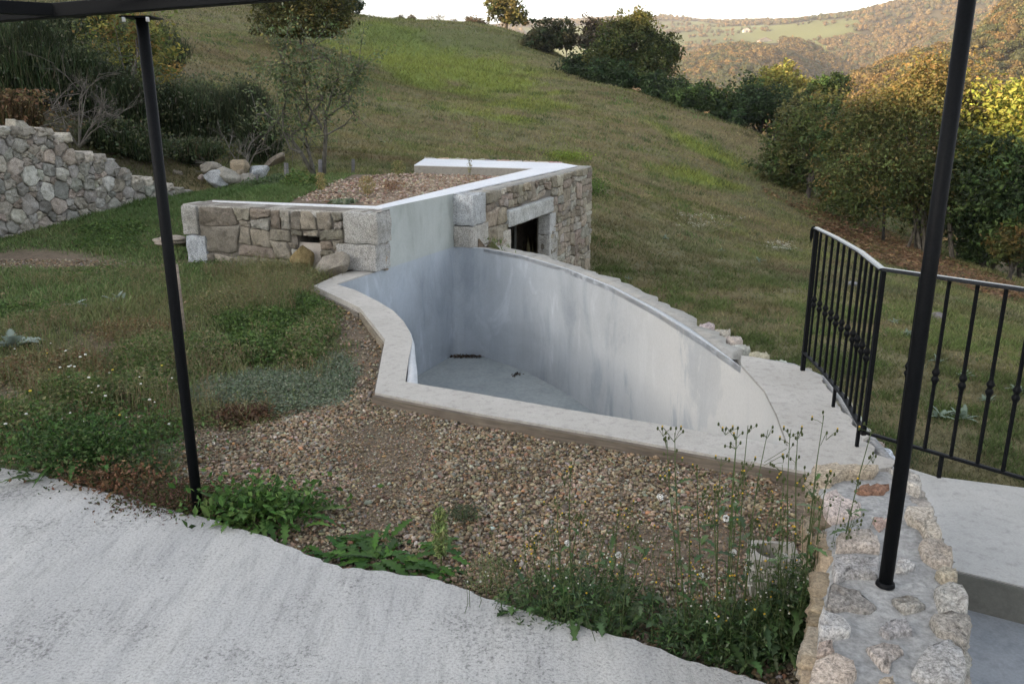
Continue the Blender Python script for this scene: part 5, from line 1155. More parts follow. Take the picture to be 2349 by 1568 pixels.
e, r0_ = clump('broad_leaf_weed', 'small weed with two pale round leaves left of the left black post', 318, 1095, .3, .1, 5, [(.20, .26, .20), (.12, .18, .13)], w_=.9, teeth=0, spread=.5)
# upright pale stalk
def stalk(name, label, px, py, hgt, wid, n, cols, z=-.06, group=None, size=(.012, .035)):
    r_ = np.array(onz(px, py, z)); g = G(); e = empty(name, tuple(r_), label, 'weed', group); tube(g, [r_, r_ + [.003, 0, hgt * .5], r_ + [0, 0, hgt]], [.003, .0025, .0015], 5, (.10, .15, .04)); g.build('stem', M['leaf'], e)
    g = G(); t_ = RG.uniform(.15, 1, n) ** .8; a = rnd(n, 0, 6.28); rr = wid / 2 * np.sin(np.clip(t_, 0, 1) * 2.6) * RG.uniform(.2, 1, n)
    P = np.column_stack([r_[0] + np.cos(a) * rr, r_[1] + np.sin(a) * rr, r_[2] + t_ * hgt]); leaves(g, P, rnd(n, *size), pal(n, cols, None, .2), .1, .4); g.build('foliage', M['leaf'], e, False); return e
stalk('fleabane', 'single upright pale green fleabane stalk standing in the gravel', 1012, 1305, .27, .07, 420, [(.20, .26, .09), (.15, .21, .07), (.26, .30, .13)])
stalk('fleabane', 'airy pale green tuft at the terrace edge left of the big weeds', 1125, 1365, .15, .20, 900, [(.17, .19, .10), (.22, .23, .13), (.11, .14, .05)], size=(.006, .016))
stalk('gravel_seedling', 'small dark green seedling behind the fleabane stalk', 1060, 1190, .05, .20, 500, [(.06, .085, .045), (.09, .11, .06)], size=(.008, .02))
stalk('fleabane', 'straw coloured dried plant on the roof bed near its front rim', 843, 455, .30, .26, 500, [(.36, .30, .14), (.30, .24, .11)], .5, size=(.02, .05))
stalk('fleabane', 'straw coloured dried plant on the roof bed left of the other one', 738, 445, .30, .18, 350, [(.34, .28, .13), (.28, .25, .10)], .5, size=(.02, .05))
stalk('fleabane', 'yellow green plant at the back of the roof bed near the rear rim', 915, 408, .30, .28, 500, [(.24, .23, .09), (.16, .18, .06), (.30, .26, .13)], .5, size=(.02, .05))
stalk('fleabane', 'reddish dried plant in the middle of the roof bed', 900, 440, .16, .45, 500, [(.20, .11, .07), (.26, .17, .10)], .5, size=(.015, .04))
stalk('fleabane', 'slim pair of pale shoots against the rear rim of the roof bed', 1078, 405, .32, .10, 130, [(.28, .26, .13), (.22, .22, .10)], .5, size=(.02, .04))
stalk('mullein', 'silvery green flat leafed plant on the roof bed by the front rim corner', 790, 468, .05, .4, 120, [(.22, .26, .19), (.15, .19, .12)], .5, size=(.05, .12))
for px, py, h_, lab in ((1092, 318, .5, 'lone yellow green stem on the meadow behind the roof'),):
    c = onterr(px, py, 18); g = G(); P = c + np.column_stack([RG.normal(size=160) * .07, RG.normal(size=160) * .07, rnd(160, 0, .55)]); leaves(g, P, rnd(160, .03, .08), pal(160, [(.25, .26, .08), (.18, .2, .06)]), .1); tube(g, [c, c + [0, 0, .5]], .008, 5, (.2, .2, .07)); tag(g.build('meadow_weed', M['leaf'], smooth=False), lab, 'weed')
c = onterr(1300, 366, 17); g = G(); P = c + RG.normal(size=(1400, 3)) * [.45, .3, .10] + [0, 0, .12]; leaves(g, P, rnd(1400, .03, .09), pal(1400, [(.20, .26, .04), (.15, .21, .04)]), .3); tag(g.build('bramble', M['leaf'], smooth=False), 'bright yellow green bramble just behind the far corner of the pool house', 'bramble')
c = onterr(1345, 440, 15); g = G(); P = c + RG.normal(size=(1500, 3)) * [.25, .45, .14] + [.1, 0, .12]; leaves(g, P, rnd(1500, .03, .08), pal(1500, [(.09, .15, .03), (.06, .11, .025)]), .3); tag(g.build('bramble', M['leaf'], smooth=False), 'green bramble growing against the far side of the pool house', 'bramble')
for px, py, lab in ((1611, 535, 'spray of white dried umbels on the slope right of the pool house'), (1785, 578, 'small spray of white dried umbels left of the railing end')):
    c = onterr(px, py, 10); g = G(); sc_ = 1.0 if px < 1700 else .55
    for _ in range(46):
        d = RG.normal(size=3) * [.38, .2, .0] * sc_; hh = RG.uniform(.15, .5) * sc_; t_ = c + d + [0, 0, hh]; tube(g, [c - [0, 0, .02], c + d * .6 + [0, 0, hh * .4], t_], .003, 3, (.25, .25, .16), False)
        P = t_ + RG.normal(size=(9, 3)) * [.04, .04, .012]; leaves(g, P, rnd(9, .015, .03), np.tile([.62, .62, .55], (9, 1)), .6)
    tag(g.build('dried_umbel', M['leaf'], smooth=False), lab, 'dried flowers')
# tall flowering weeds by the parapet
YB = (.62, .42, .05)
def tallweed(name, label, px, py, tops, wid, nl, cols, z=-.07, leafh=.28):
    root = np.array(onz(px, py, z)); e = empty(name, tuple(root), label, 'weed', 'tall flowering weeds beside the parapet wall')
    g = G()
    for k in range(int(nl * 1.6)):
        a = RG.uniform(0, 6.283); rr = RG.uniform(0, 1) ** .6 * wid / 2; b = root + [math.cos(a) * rr * 1.15, math.sin(a) * rr * .62, RG.uniform(0, .8) * leafh * (1 - (rr / wid * 2) ** 2 * .6)]
        L = RG.uniform(.03, .105); ribbon(g, b, RG.uniform(0, 6.28), L, L * RG.uniform(.18, .38), RG.uniform(-.2, 1.2), RG.uniform(.2, .8), pal(1, cols, None, .22)[0], 1, 5, .4)
    n = nl * 14; a = rnd(n, 0, 6.283); rr = RG.uniform(size=n) ** .55 * wid / 2; P = root + np.column_stack([np.cos(a) * rr * 1.2, np.sin(a) * rr * .62, leafh * (1 - (rr / wid * 2) ** 2 * .6) * RG.uniform(.0, 1.05, n)]); leaves(g, P, rnd(n, .010, .030), pal(n, cols, None, .25), .1, .3)
    for _ in range(int(wid * 150)):                               # thin side stems carrying small buds and fluff
        b_ = root + [RG.normal() * wid * .30, RG.normal() * wid * .15, .02]; hh = RG.uniform(.7, 1.7) * leafh; t_ = b_ + [RG.normal() * .05, RG.normal() * .03, hh]; tube(g, [b_, b_ * .5 + t_ * .5 + [RG.normal() * .01, 0, 0], t_], [.0016, .0013, .0008], 3, (.10, .14, .055), False)
        for q_ in range(3): g.add(OV * RG.uniform(.0025, .0042) + t_ + RG.normal(size=3) * .010, [OF], YB if RG.uniform() < .12 else ((.55, .55, .48) if RG.uniform() < .3 else (.10, .13, .05)))
    g.build('foliage', M['leaf'], e)
    for (tx, ty) in tops:
        gs = G()
        yy = root[1] + RG.uniform(-.06, .10); T_ = np.array(ony(tx, ty, yy)); b = root + np.array([(T_[0] - root[0]) * RG.uniform(.4, .75), (yy - root[1]) * .5, 0]); m1 = b * .5 + T_ * .5 + [RG.normal() * .012, RG.normal() * .01, .01]
        tube(gs, [b, b * .75 + m1 * .25 + [.004, 0, 0], m1, m1 * .4 + T_ * .6 + [-.004, 0, 0], T_], [.0030, .0027, .0022, .0017, .0012], 5, (.085, .12, .045))
        for q_ in range(int(RG.integers(6, 10))):
            s_ = RG.uniform(.1, .8); c = b + (T_ - b) * s_; L = RG.uniform(.03, .08); ribbon(gs, c, RG.uniform(0, 6.28), L, L * .3, RG.uniform(.2, 1.0), .5, pal(1, cols, None, .2)[0], 1, 4, .4)
        for br in range(3):
            s_ = RG.uniform(.7, 1.0) if br else 1.0; c0 = b + (T_ - b) * s_; tip = c0 + np.array([RG.normal() * .03, RG.normal() * .02, .03]) * (br > 0)
            if br: tube(gs, [c0 - [0, 0, .02], tip], .001, 4, (.09, .12, .045), False)
            for q_ in range(int(RG.integers(2, 6))):
                o_ = RG.normal(size=3) * [.018, .014, .012] + [0, 0, -.006]; tube(gs, [tip - [0, 0, .03], tip - [0, 0, .012] + o_ * .5, tip + o_], .0008, 4, (.09, .12, .04), False)
                c = tip + o_; gs.add(OV * [.0038, .0038, .0070] + c, [OF], (.075, .095, .035))
                if RG.uniform() < .25: gs.add(OV * [.0034, .0034, .003] + c + [0, 0, .0078], [OF], YB)
        if RG.uniform() < .3:
            c = b + (T_ - b) * RG.uniform(.4, .9) + RG.normal(size=3) * .02; P = c + (lambda d: d / np.linalg.norm(d, axis=1)[:, None] * .010)(RG.normal(size=(70, 3))); leaves(gs, P, rnd(70, .005, .009), np.tile([.8, .8, .78], (70, 1)), 0)
        gs.build('flower_stem', M['leaf'], e)
    return e
WG = [(.065, .12, .04), (.09, .155, .055), (.05, .09, .03), (.12, .165, .085), (.06, .105, .05)]
tallweed('ragwort', 'dense leafy ragwort clump on the terrace edge in front of the gravel', 1330, 1425, [(1225, 1240), (1280, 1150), (1332, 1175), (1395, 1205), (1420, 1165), (1462, 1190), (1310, 1070), (1180, 1290), (1500, 1230)], .54, 190, WG, leafh=.21)
tallweed('ragwort', 'tall ragwort clump with yellow buds left of the hollow block', 1665, 1490, [(1530, 1008), (1548, 992), (1655, 1050), (1692, 985), (1716, 975), (1762, 985), (1690, 1010), (1735, 1120), (1640, 1130), (1600, 1080), (1585, 1180), (1700, 1090)], .46, 190, WG, leafh=.19)
tallweed('ragwort', 'tall ragwort leaning over the parapet wall beside the right black post', 1822, 1490, [(1812, 998), (1830, 990), (1890, 952), (2003, 975), (1955, 1190), (1875, 1130), (1900, 1085), (1800, 1090), (1985, 1240)], .25, 190, WG, leafh=.36)
tallweed('ragwort', 'small bushy ragwort in front of the hollow block', 1745, 1500, [(1725, 1190), (1770, 1160), (1800, 1210)], .24, 110, WG, leafh=.22)
# ================================================================== TREES
def ell(px, py, y, wpx, hpx, dr=.9):
    c = np.array(ony(px, py, y)); s = (c[1] * cP - (c[2] - CZ) * sP) / FPX; return (*c, wpx / 2 * s, wpx / 2 * s * dr, hpx / 2 * s)
def crown_pts(ells, n, clump=.20, per=26, shell=.5):
    vol = np.array([e[3] * e[4] * e[5] for e in ells]); vol = vol ** .8; nc = max(6, n // per); k = RG.choice(len(ells), nc, p=vol / vol.sum()); E = np.array(ells)[k]
    d = RG.normal(size=(nc, 3)); d /= np.linalg.norm(d, axis=1)[:, None]; rr = RG.uniform(shell ** 3, 1, nc) ** (1 / 3.) * (1 + RG.normal(size=nc) * .09) * (1 + 1.1 * (vnoise(d[:, 0] * 2.4 + E[:, 0], d[:, 1] * 2.4 + d[:, 2] * 2.1, 13) - .48))
    C = E[:, :3] + d * rr[:, None] * E[:, 3:]; R_ = E[:, 3:].mean(1) * clump * RG.uniform(.6, 1.3, nc)
    ci = RG.integers(0, nc, n); P = C[ci] + RG.normal(size=(n, 3)) * R_[ci][:, None] * [.75, .75, .6]; return P, ci, C
def tree(name, label, base, ells, n, ls, cols, wts=None, trunk=.12, tcol=(.07, .06, .05), cat='tree', group=None, stems=1, spread=.3, clump=.20, shell=.5, limbs=14, hi=None, flat=.2):
    base = np.array(base, float); e = empty(name, tuple(base), label, cat, group)
    P, ci, C = crown_pts(ells, n, clump, 26, shell); cc = pal(len(C), cols, wts, .22)[ci] * (1 + RG.normal(size=(n, 1)) * .2)
    if hi is not None:                                            # sunlight painted into the leaf colour towards the top of the tree
        t_ = sst(hi[0], hi[1], P[:, 2] + RG.normal(size=n) * .3)[:, None]; cc = cc * (1 - t_) + pal(n, hi[2], None, .2) * t_
    k = P[:, 2] > base[2] + .15; g = G(); leaves(g, P[k], rnd(k.sum(), .45, 1.5) * ls, np.clip(cc[k], .005, .9), flat); g.build('crown', M['leaf'], e, False)
    top = np.array(ells)[:, 2].max(); zb = base[2]; mid = np.average(np.array(ells)[:, :3], axis=0, weights=np.array([q_[3] * q_[5] for q_ in ells])); g = G()
    joints = []
    for s_ in range(stems):
        off = np.array([RG.normal() * spread * .35, RG.normal() * spread * .35, 0]) if stems > 1 else np.zeros(3); lx, ly = np.clip(RG.normal() * spread * 2.0, -.45 * ells[0][3], .45 * ells[0][3]), np.clip(RG.normal() * spread, -.4 * ells[0][4], .4 * ells[0][4]); T_ = mid + [lx * (stems > 1), ly * (stems > 1), (top - mid[2]) * .4]
        b = base + off - [0, 0, .25]; m1 = b * .62 + T_ * .38 + [RG.normal() * .05, RG.normal() * .05, 0]; m2 = b * .3 + T_ * .7 + [RG.normal() * .08] * 3; r_ = trunk * (RG.uniform(.6, 1) if stems > 1 else 1)
        tube(g, [b, b * .85 + m1 * .15, m1, m2, T_], [r_ * 1.35, r_, r_ * .8, r_ * .5, r_ * .2], 8, tcol); joints += [(m1, r_ * .7), (m2, r_ * .45), (T_, r_ * .2)]
    for _ in range(limbs):
        j, r_ = joints[RG.integers(0, len(joints))]; c = C[RG.integers(0, len(C))]; c = mid + (c - mid) * .72; m_ = j * .5 + c * .5 + [0, 0, -.08 * np.linalg.norm(c - j)]; tube(g, [j, m_, c], [r_ * .6, r_ * .35, r_ * .1], 5, tcol)
    g.build('trunk', M['bark'], e); return e
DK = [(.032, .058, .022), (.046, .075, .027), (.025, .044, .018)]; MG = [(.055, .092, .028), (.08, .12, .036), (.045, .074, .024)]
AU = [(.085, .10, .030), (.12, .11, .036), (.065, .085, .026), (.15, .11, .038), (.10, .12, .036)]; LIT_GOLD = [(.17, .14, .05), (.20, .135, .05), (.15, .14, .045), (.21, .165, .065)]
# right hand grove
b = onterr(2140, 585, 15, 40); tree('chestnut_tree', 'big multi stemmed chestnut with an orange sunlit top behind the corner of the railing', b, [ell(2080, 300, 28, 270, 250), ell(2130, 215, 28.5, 190, 130), ell(2010, 400, 27, 220, 170), ell(2140, 430, 27.5, 200, 190), ell(2230, 330, 29, 170, 260), ell(1990, 270, 29, 130, 120), ell(2160, 180, 28.5, 140, 90)], 40000, .115, AU, [3, 2, 4, 1, 3], .085, (.075, .065, .05), stems=11, spread=.9, clump=.22, shell=.2, limbs=40, hi=(1.1, 2.8, LIT_GOLD))
b = onterr(1848, 452, 20, 60); tree('hazel_tree', 'round green tree at the meadow edge left of the big chestnut', b, [ell(1850, 350, 36, 200, 190), ell(1890, 290, 37, 130, 120), ell(1800, 390, 36, 120, 110)], 12000, .17, [(.055, .085, .024), (.075, .10, .03), (.10, .105, .035)], None, .12, stems=2, spread=.3)
b = onterr(2030, 500, 20, 60); tree('hazel_tree', 'brownish tree whose crown fills the gap left of the big chestnut', b, [ell(1960, 370, 32, 170, 200), ell(1985, 450, 31, 130, 110), ell(1930, 430, 31.5, 110, 90), ell(1930, 300, 33, 130, 110)], 11000, .15, AU + MG, None, .10, stems=2, spread=.4)
b = onterr(2262, 618, 14, 40); tree('oak_tree', 'dark green tree right of the right black post', b, [ell(2300, 430, 26, 220, 200), ell(2240, 470, 27, 150, 150), ell(2330, 520, 25, 150, 130)], 15000, .15, MG + DK, None, .09, (.05, .045, .04), stems=5, spread=.9, limbs=24)
b = onterr(2330, 640, 14, 40) + np.array([1.6, 1.0, 0]); tree('maple_tree', 'sunlit yellow green tree at the right edge', b, [ell(2330, 300, 27, 190, 200), ell(2380, 230, 27.5, 160, 120), ell(2300, 360, 26.5, 120, 100), ell(2400, 400, 27, 200, 160)], 13000, .17, [(.20, .24, .05), (.26, .28, .06), (.14, .18, .04)], None, .10, shell=.3, hi=(-.6, .4, [(.26, .28, .06), (.30, .30, .07), (.22, .26, .06)]))
for k, (px, py, w_, h_, y_, lab) in enumerate([(2235, 615, 90, 80, 27, 'thin dark sapling leaning right of the right black post'), (2310, 600, 90, 90, 24, 'low autumn bush under the dark trees at the right edge'), (2200, 500, 130, 150, 30, 'shaded green tree directly behind the right black post')]):
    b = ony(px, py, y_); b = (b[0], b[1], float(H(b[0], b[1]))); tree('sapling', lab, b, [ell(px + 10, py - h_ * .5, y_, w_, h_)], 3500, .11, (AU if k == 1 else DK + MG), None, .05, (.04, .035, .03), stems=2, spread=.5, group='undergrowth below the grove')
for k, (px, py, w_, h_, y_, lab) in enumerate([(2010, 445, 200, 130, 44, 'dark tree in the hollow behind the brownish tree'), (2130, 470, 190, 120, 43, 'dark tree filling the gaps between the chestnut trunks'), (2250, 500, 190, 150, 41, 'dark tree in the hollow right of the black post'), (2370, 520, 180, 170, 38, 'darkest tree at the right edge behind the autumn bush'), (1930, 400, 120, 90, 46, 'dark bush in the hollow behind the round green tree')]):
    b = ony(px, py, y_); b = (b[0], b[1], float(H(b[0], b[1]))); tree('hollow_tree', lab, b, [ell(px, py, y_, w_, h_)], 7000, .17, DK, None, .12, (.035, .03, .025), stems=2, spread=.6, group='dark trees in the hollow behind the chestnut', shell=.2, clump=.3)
# hedgerow down the far edge of the meadow
HG = 'hedgerow trees along the far edge of the meadow'
def hedge(name, label, ells, base_px, n, ls, cols, tr=.15, hi=None, cat='tree', wts=None, clump=.19):
    y_ = ells[0][2]; b = np.array(ony(base_px[0], base_px[1], y_)); b[2] = min(b[2], float(H(b[0], b[1])) + .1); return tree(name, label, b, [ell(*q_) for q_ in ells], n, ls, cols, wts, tr, cat=cat, group=HG, hi=hi, clump=clump)
hedge('hedgerow_tree', 'lone tree with a gold flank standing highest on the skyline', [(1158, 26, 97, 78, 62), (1165, -12, 97, 54, 50), (1136, 12, 97, 50, 44), (1180, 40, 97, 54, 34)], (1160, 72), 5200, .32, [(.07, .085, .03), (.10, .10, .035), (.16, .14, .05)], .22)
hedge('hedgerow_tree', 'rounded grey green tree left of the great oak', [(1262, 78, 74, 86, 66), (1240, 100, 73, 80, 50), (1290, 95, 74, 70, 40)], (1265, 130), 7000, .26, [(.06, .065, .035), (.085, .08, .04), (.04, .055, .025)])
hedge('hedgerow_tree', 'dusky brown tree standing behind the left shoulder of the great oak', [(1375, 78, 72, 80, 70), (1350, 90, 72, 60, 50), (1400, 100, 72, 70, 60)], (1375, 140), 6000, .26, [(.085, .07, .05), (.10, .085, .055), (.06, .055, .035)])
hedge('hedgerow_tree', 'great oak with a golden sunlit top on the meadow edge', [(1450, 100, 60, 150, 100), (1460, 55, 60, 90, 60), (1520, 120, 61, 90, 90), (1400, 150, 59, 130, 90), (1480, 165, 59, 140, 60)], (1440, 205), 26000, .20, [(.045, .065, .02), (.06, .085, .024), (.035, .05, .018), (.09, .10, .03)], .3, hi=(6.2, 8.2, [(.20, .18, .045), (.14, .14, .04), (.10, .11, .035)]))
hedge('hedgerow_tree', 'dark bushy tree joined to the foot of the great oak', [(1390, 175, 57, 130, 60), (1330, 150, 60, 90, 50), (1430, 190, 56, 90, 40)], (1390, 208), 9000, .20, DK, .2)
hedge('hedgerow_tree', 'low dark bush at the left end of the hedgerow near the crest', [(1215, 110, 78, 90, 36), (1190, 96, 80, 60, 22)], (1215, 124), 4500, .22, DK + [(.06, .055, .03)], .1)
hedge('hedgerow_tree', 'dark green bush right of the great oak', [(1535, 215, 54, 120, 70), (1500, 200, 55, 80, 60)], (1530, 243), 8500, .19, DK, .15)
hedge('hedgerow_tree', 'dark bush in the middle of the hedgerow above the white stake', [(1610, 228, 50, 130, 74), (1570, 235, 51, 90, 56)], (1610, 262), 9000, .18, DK + MG, .15)
hedge('hedgerow_tree', 'small grey green willow bush beside the white stake', [(1585, 262, 48, 34, 26)], (1585, 276), 1200, .12, [(.09, .105, .06), (.12, .13, .08)], .05)
hedge('hedgerow_tree', 'tall tree with a sunlit yellow top rising behind the dark hedgerow', [(1778, 195, 64, 110, 70), (1790, 165, 64, 70, 44), (1750, 215, 64, 90, 60), (1820, 215, 63, 80, 60)], (1785, 285), 10000, .21, [(.07, .09, .028), (.10, .11, .035)], .25, hi=(1.6, 3.6, [(.24, .24, .06), (.28, .25, .07), (.19, .20, .055)]))
hedge('hedgerow_tree', 'very dark tree filling the hedgerow below the yellow topped tree', [(1740, 240, 52, 140, 90), (1700, 262, 50, 90, 60), (1800, 255, 51, 110, 80)], (1745, 292), 12000, .19, DK, .2)
hedge('hedgerow_tree', 'dark conical tree right of the yellow topped tree', [(1890, 215, 50, 90, 80), (1910, 195, 50, 60, 50), (1860, 245, 49, 90, 60)], (1885, 300), 8000, .18, MG + DK, .2)
hedge('hedgerow_tree', 'small pale tree with a few yellow leaves in front of the dark hedgerow end', [(1835, 255, 46, 80, 70), (1810, 290, 45, 70, 60)], (1830, 325), 4200, .15, [(.10, .11, .04), (.15, .14, .05), (.06, .075, .03)], .12)
hedge('hedgerow_tree', 'dark bush just above the green tree at the end of the meadow', [(1680, 290, 47, 60, 40), (1655, 268, 48, 70, 46)], (1675, 306), 3600, .17, DK, .1)
for k, (px, py, w_, h_, lab) in enumerate([(1092, 54, 60, 18, 'low dark hedge clump left of the lone skyline tree'), (1003, 47, 44, 20, 'bare twiggy bush in the middle of the skyline'), (945, 43, 22, 16, 'right hand one of two small bare bushes on the skyline'), (920, 42, 16, 16, 'left hand one of two small bare bushes on the skyline'), (1040, 52, 26, 12, 'tiny bush between the twiggy bush and the low hedge clump'), (1300, 88, 60, 20, 'dark hedge seen between the rounded tree and the dusky brown tree')]):
    hedge('skyline_bush', lab, [(px, py, 100 if k < 5 else 86, w_, h_)], (px, py + h_ * .5), 900 if k else 2200, .20 if k in (0, 5) else .11, [(.07, .06, .035), (.10, .08, .05)], .05, cat='bush', clump=.3)
for k, (px, py, w_, h_, lab) in enumerate([(720, 12, 150, 60, 'dark bushes capping the hilltop left of the skyline gap'), (800, 12, 60, 40, 'small dark bush on the lip of the hilltop')]):
    hedge('hilltop_bush', lab, [(px, py - 4, 84, w_, h_), (px - 30, py, 84, w_ * .6, h_ * .8)], (px, py + h_ * .4), 5000, .25, DK, .2, cat='bush')
# round tree upper left and the small apple tree
b = onterr(690, 100, 30, 60); tree('round_tree', 'dense round olive tree on the slope above the small apple tree', b, [ell(695, 40, 45, 165, 120), ell(660, 20, 45, 110, 90), ell(735, 25, 45, 100, 90), ell(690, 72, 44.5, 150, 50)], 24000, .16, [(.08, .085, .022), (.11, .105, .028), (.055, .065, .02), (.15, .12, .035)], [4, 3, 3, 1], .15, shell=.55)
def twigtree():
    b0 = np.array(ony(720, 412, 15.6)); b0[2] = float(H(b0[0], b0[1])); e = empty('apple_tree', tuple(b0), 'small sparse apple tree with lichened leaning trunks behind the roof bed', 'tree'); g = G(); tc = (.09, .085, .07)
    def A(px, py, y_=15.6): return np.array(ony(px, py, y_))
    stems = [[(722, 415), (716, 380), (706, 340), (698, 300), (716, 260), (740, 230)], [(742, 412), (744, 360), (748, 310), (746, 270), (760, 220), (775, 180)], [(718, 400), (690, 350), (660, 310), (640, 285), (612, 262), (590, 262)], [(690, 350), (665, 340), (650, 300), (648, 260), (655, 230), (650, 190)],
             [(748, 310), (725, 270), (705, 240), (700, 190), (690, 150)], [(746, 270), (775, 250), (800, 235), (815, 200)], [(706, 340), (690, 318), (672, 305)], [(698, 300), (682, 250), (672, 205), (665, 150)], [(740, 230), (725, 190), (716, 140), (718, 105)], [(760, 220), (790, 215), (812, 175), (822, 150)], [(748, 310), (790, 288), (812, 262)], [(705, 240), (680, 210), (650, 150), (645, 120)], [(740, 230), (750, 170), (748, 130)]]
    wds = [.05, .05, .04, .026, .028, .024, .018, .022, .02, .018, .018, .016, .016]; tips = []
    for s_, w_ in zip(stems, wds):
        P = [A(*q_, 15.6 + RG.normal() * .12) for q_ in s_]; 
        if s_[0][1] > 405: P[0][2] = b0[2] - .1
        tube(g, P, np.linspace(w_, w_ * .3, len(P)), 7, tc); tips += P[2:]
    tips = np.array(tips); P = []
    for t_ in tips:
        for _ in range(6):
            d = RG.normal(size=3) * [.32, .28, .32]; d[2] += .1; 
            tube(g, [t_, t_ + d * .5 + [0, 0, .03], t_ + d], [.008, .005, .002], 4, tc, False); m_ = 36; P.append(t_ + d * RG.uniform(.3, 1.1, (m_, 1)) + RG.normal(size=(m_, 3)) * .07)
    P = np.concatenate(P); P = P[(P[:, 2] > 1.1)]; P = P[RG.uniform(size=len(P)) < .3 + .7 * sst(1.2, 2.2, P[:, 2])]
    g.build('trunk', M['bark'], e); g = G(); leaves(g, P, rnd(len(P), .04, .09), pal(len(P), [(.12, .16, .07), (.09, .13, .055), (.17, .20, .11), (.23, .21, .08)], [4, 4, 3, 1.4], .2), .1); g.build('crown', M['leaf'], e, False)
twigtree()
# shrubs on the dark bank
def broom(label, px, py, y_, wpx, hpx, n, cols, name='broom_shrub', wd=.012, lean=.35, group='dark broom shrubs on the bank', seed_=0, lf=0, lcols=None):
    c = np.array(ony(px, py, y_)); s_ = (c[1] * cP - (c[2] - CZ) * sP) / FPX; zb = float(H(c[0], c[1])); W_, Hh = wpx * s_, max(.5, c[2] + hpx * s_ / 2 - zb)
    e = empty(name, (c[0], c[1], zb), label, 'shrub', group); g = G(); m_ = n
    a = rnd(m_, 0, 6.28); rr = np.sqrt(RG.uniform(size=m_)) * W_ / 2; cl = fbm(np.cos(a) * rr * 2 + c[0], np.sin(a) * rr * 2 + c[1], 7)
    t0 = RG.uniform(size=m_) ** 1.2 * .75; hh = Hh * (1 - (rr / W_ * 2) ** 2 * .45) * (.7 + .6 * cl)
    B_ = np.column_stack([c[0] + np.cos(a) * rr * (.45 + .55 * t0), c[1] + np.sin(a) * rr * (.45 + .55 * t0), zb + hh * t0]); L = hh * (1 - t0) * rnd(m_, .3, .75) + .12
    blades(g, B_, L, rnd(m_, .5, 1.5) * wd, rnd(m_, .05, lean), pal(m_, cols, None, .3) * (.65 + .8 * sst(.35, .65, fbm(B_[:, 0] * 2.2, B_[:, 2] * 2.2, 17)))[:, None], 2); g.build('twigs', M['blade'], e, False)
    if lf:
        P = np.column_stack([c[0] + RG.normal(size=lf) * W_ * .3, c[1] + RG.normal(size=lf) * W_ * .25, zb + Hh * RG.uniform(.15, 1.0, lf)]); gl = G(); leaves(gl, P, rnd(lf, .04, .09), pal(lf, lcols, None, .2), .1); gl.build('leaves', M['leaf'], e, False)
    g = G()
    for _ in range(5):
        a_ = RG.uniform(0, 6.28); tube(g, [(c[0], c[1], zb - .1), (c[0] + math.cos(a_) * W_ * .12, c[1] + math.sin(a_) * W_ * .12, zb + Hh * .3), (c[0] + math.cos(a_) * W_ * .3, c[1] + math.sin(a_) * W_ * .3, zb + Hh * .65)], [.04, .025, .01], 5, (.07, .055, .04))
    g.build('stems', M['bark'], e); return e
BD = [(.03, .05, .022), (.045, .065, .028), (.02, .034, .015), (.075, .08, .045), (.055, .075, .035)]; BL = [(.06, .085, .048), (.08, .10, .05), (.045, .065, .033), (.10, .105, .065)]
for a in [('tall black green broom at the left edge above the stone wall', 60, 160, 16, 260, 260, 9000, BD), ('dark broom filling the gap between the wall and the left black post', 200, 230, 17, 240, 260, 9000, BD), ('dark broom directly left of the left black post', 285, 260, 17, 190, 240, 8000, BD),
          ('dark broom just right of the left black post', 400, 285, 18, 180, 220, 8000, BD), ('blue green upright broom right of the left black post', 470, 270, 19, 150, 190, 7000, BL), ('upright grey green broom left of the apple tree', 560, 265, 19.5, 170, 190, 7500, BL),
          ('dark broom low behind the tallest stake', 600, 330, 18, 130, 130, 5000, BD), ('tall dark broom behind the yellowing cherry', 160, 90, 24, 330, 200, 9000, BD + BL), ('small green broom at the end of the stone wall', 250, 330, 15.2, 150, 110, 5000, BD + [(.05, .075, .03)]), ('low dark broom above the stepped end of the stone wall', 330, 380, 15.6, 140, 90, 4500, BD),
          ('low brown broom behind the rock heap', 450, 360, 16.6, 150, 80, 4500, BD + [(.07, .055, .035)]), ('farthest dark broom under the pergola beam', 330, 100, 26, 260, 140, 7000, BD + BL), ('dark broom in the top left corner', 20, 80, 22, 200, 200, 7000, BD)]: broom(*a, wd=.013, lean=.75, lf=900, lcols=BL + [(.10, .11, .05), (.07, .09, .035)])
broom('rusty brown dock seed heads on top of the left end of the stone wall', 30, 262, 12.6, 150, 110, 2200, [(.11, .075, .04), (.13, .085, .045), (.07, .075, .03)], name='dock_plant', group=None, lf=900, lcols=[(.15, .085, .045), (.12, .075, .04), (.17, .14, .06)], lean=.8)
b = np.array(ony(300, 300, 19)); b[2] = float(H(b[0], b[1])); tree('cherry_tree', 'slender cherry with yellowing leaves seen behind the left black post', b, [ell(285, 75, 21, 170, 110), ell(245, 35, 21, 90, 50), ell(365, 150, 20.5, 100, 120), ell(330, 110, 21, 120, 100)], 3800, .10, [(.22, .20, .05), (.14, .16, .05), (.28, .19, .06), (.09, .12, .035)], None, .05, clump=.28)
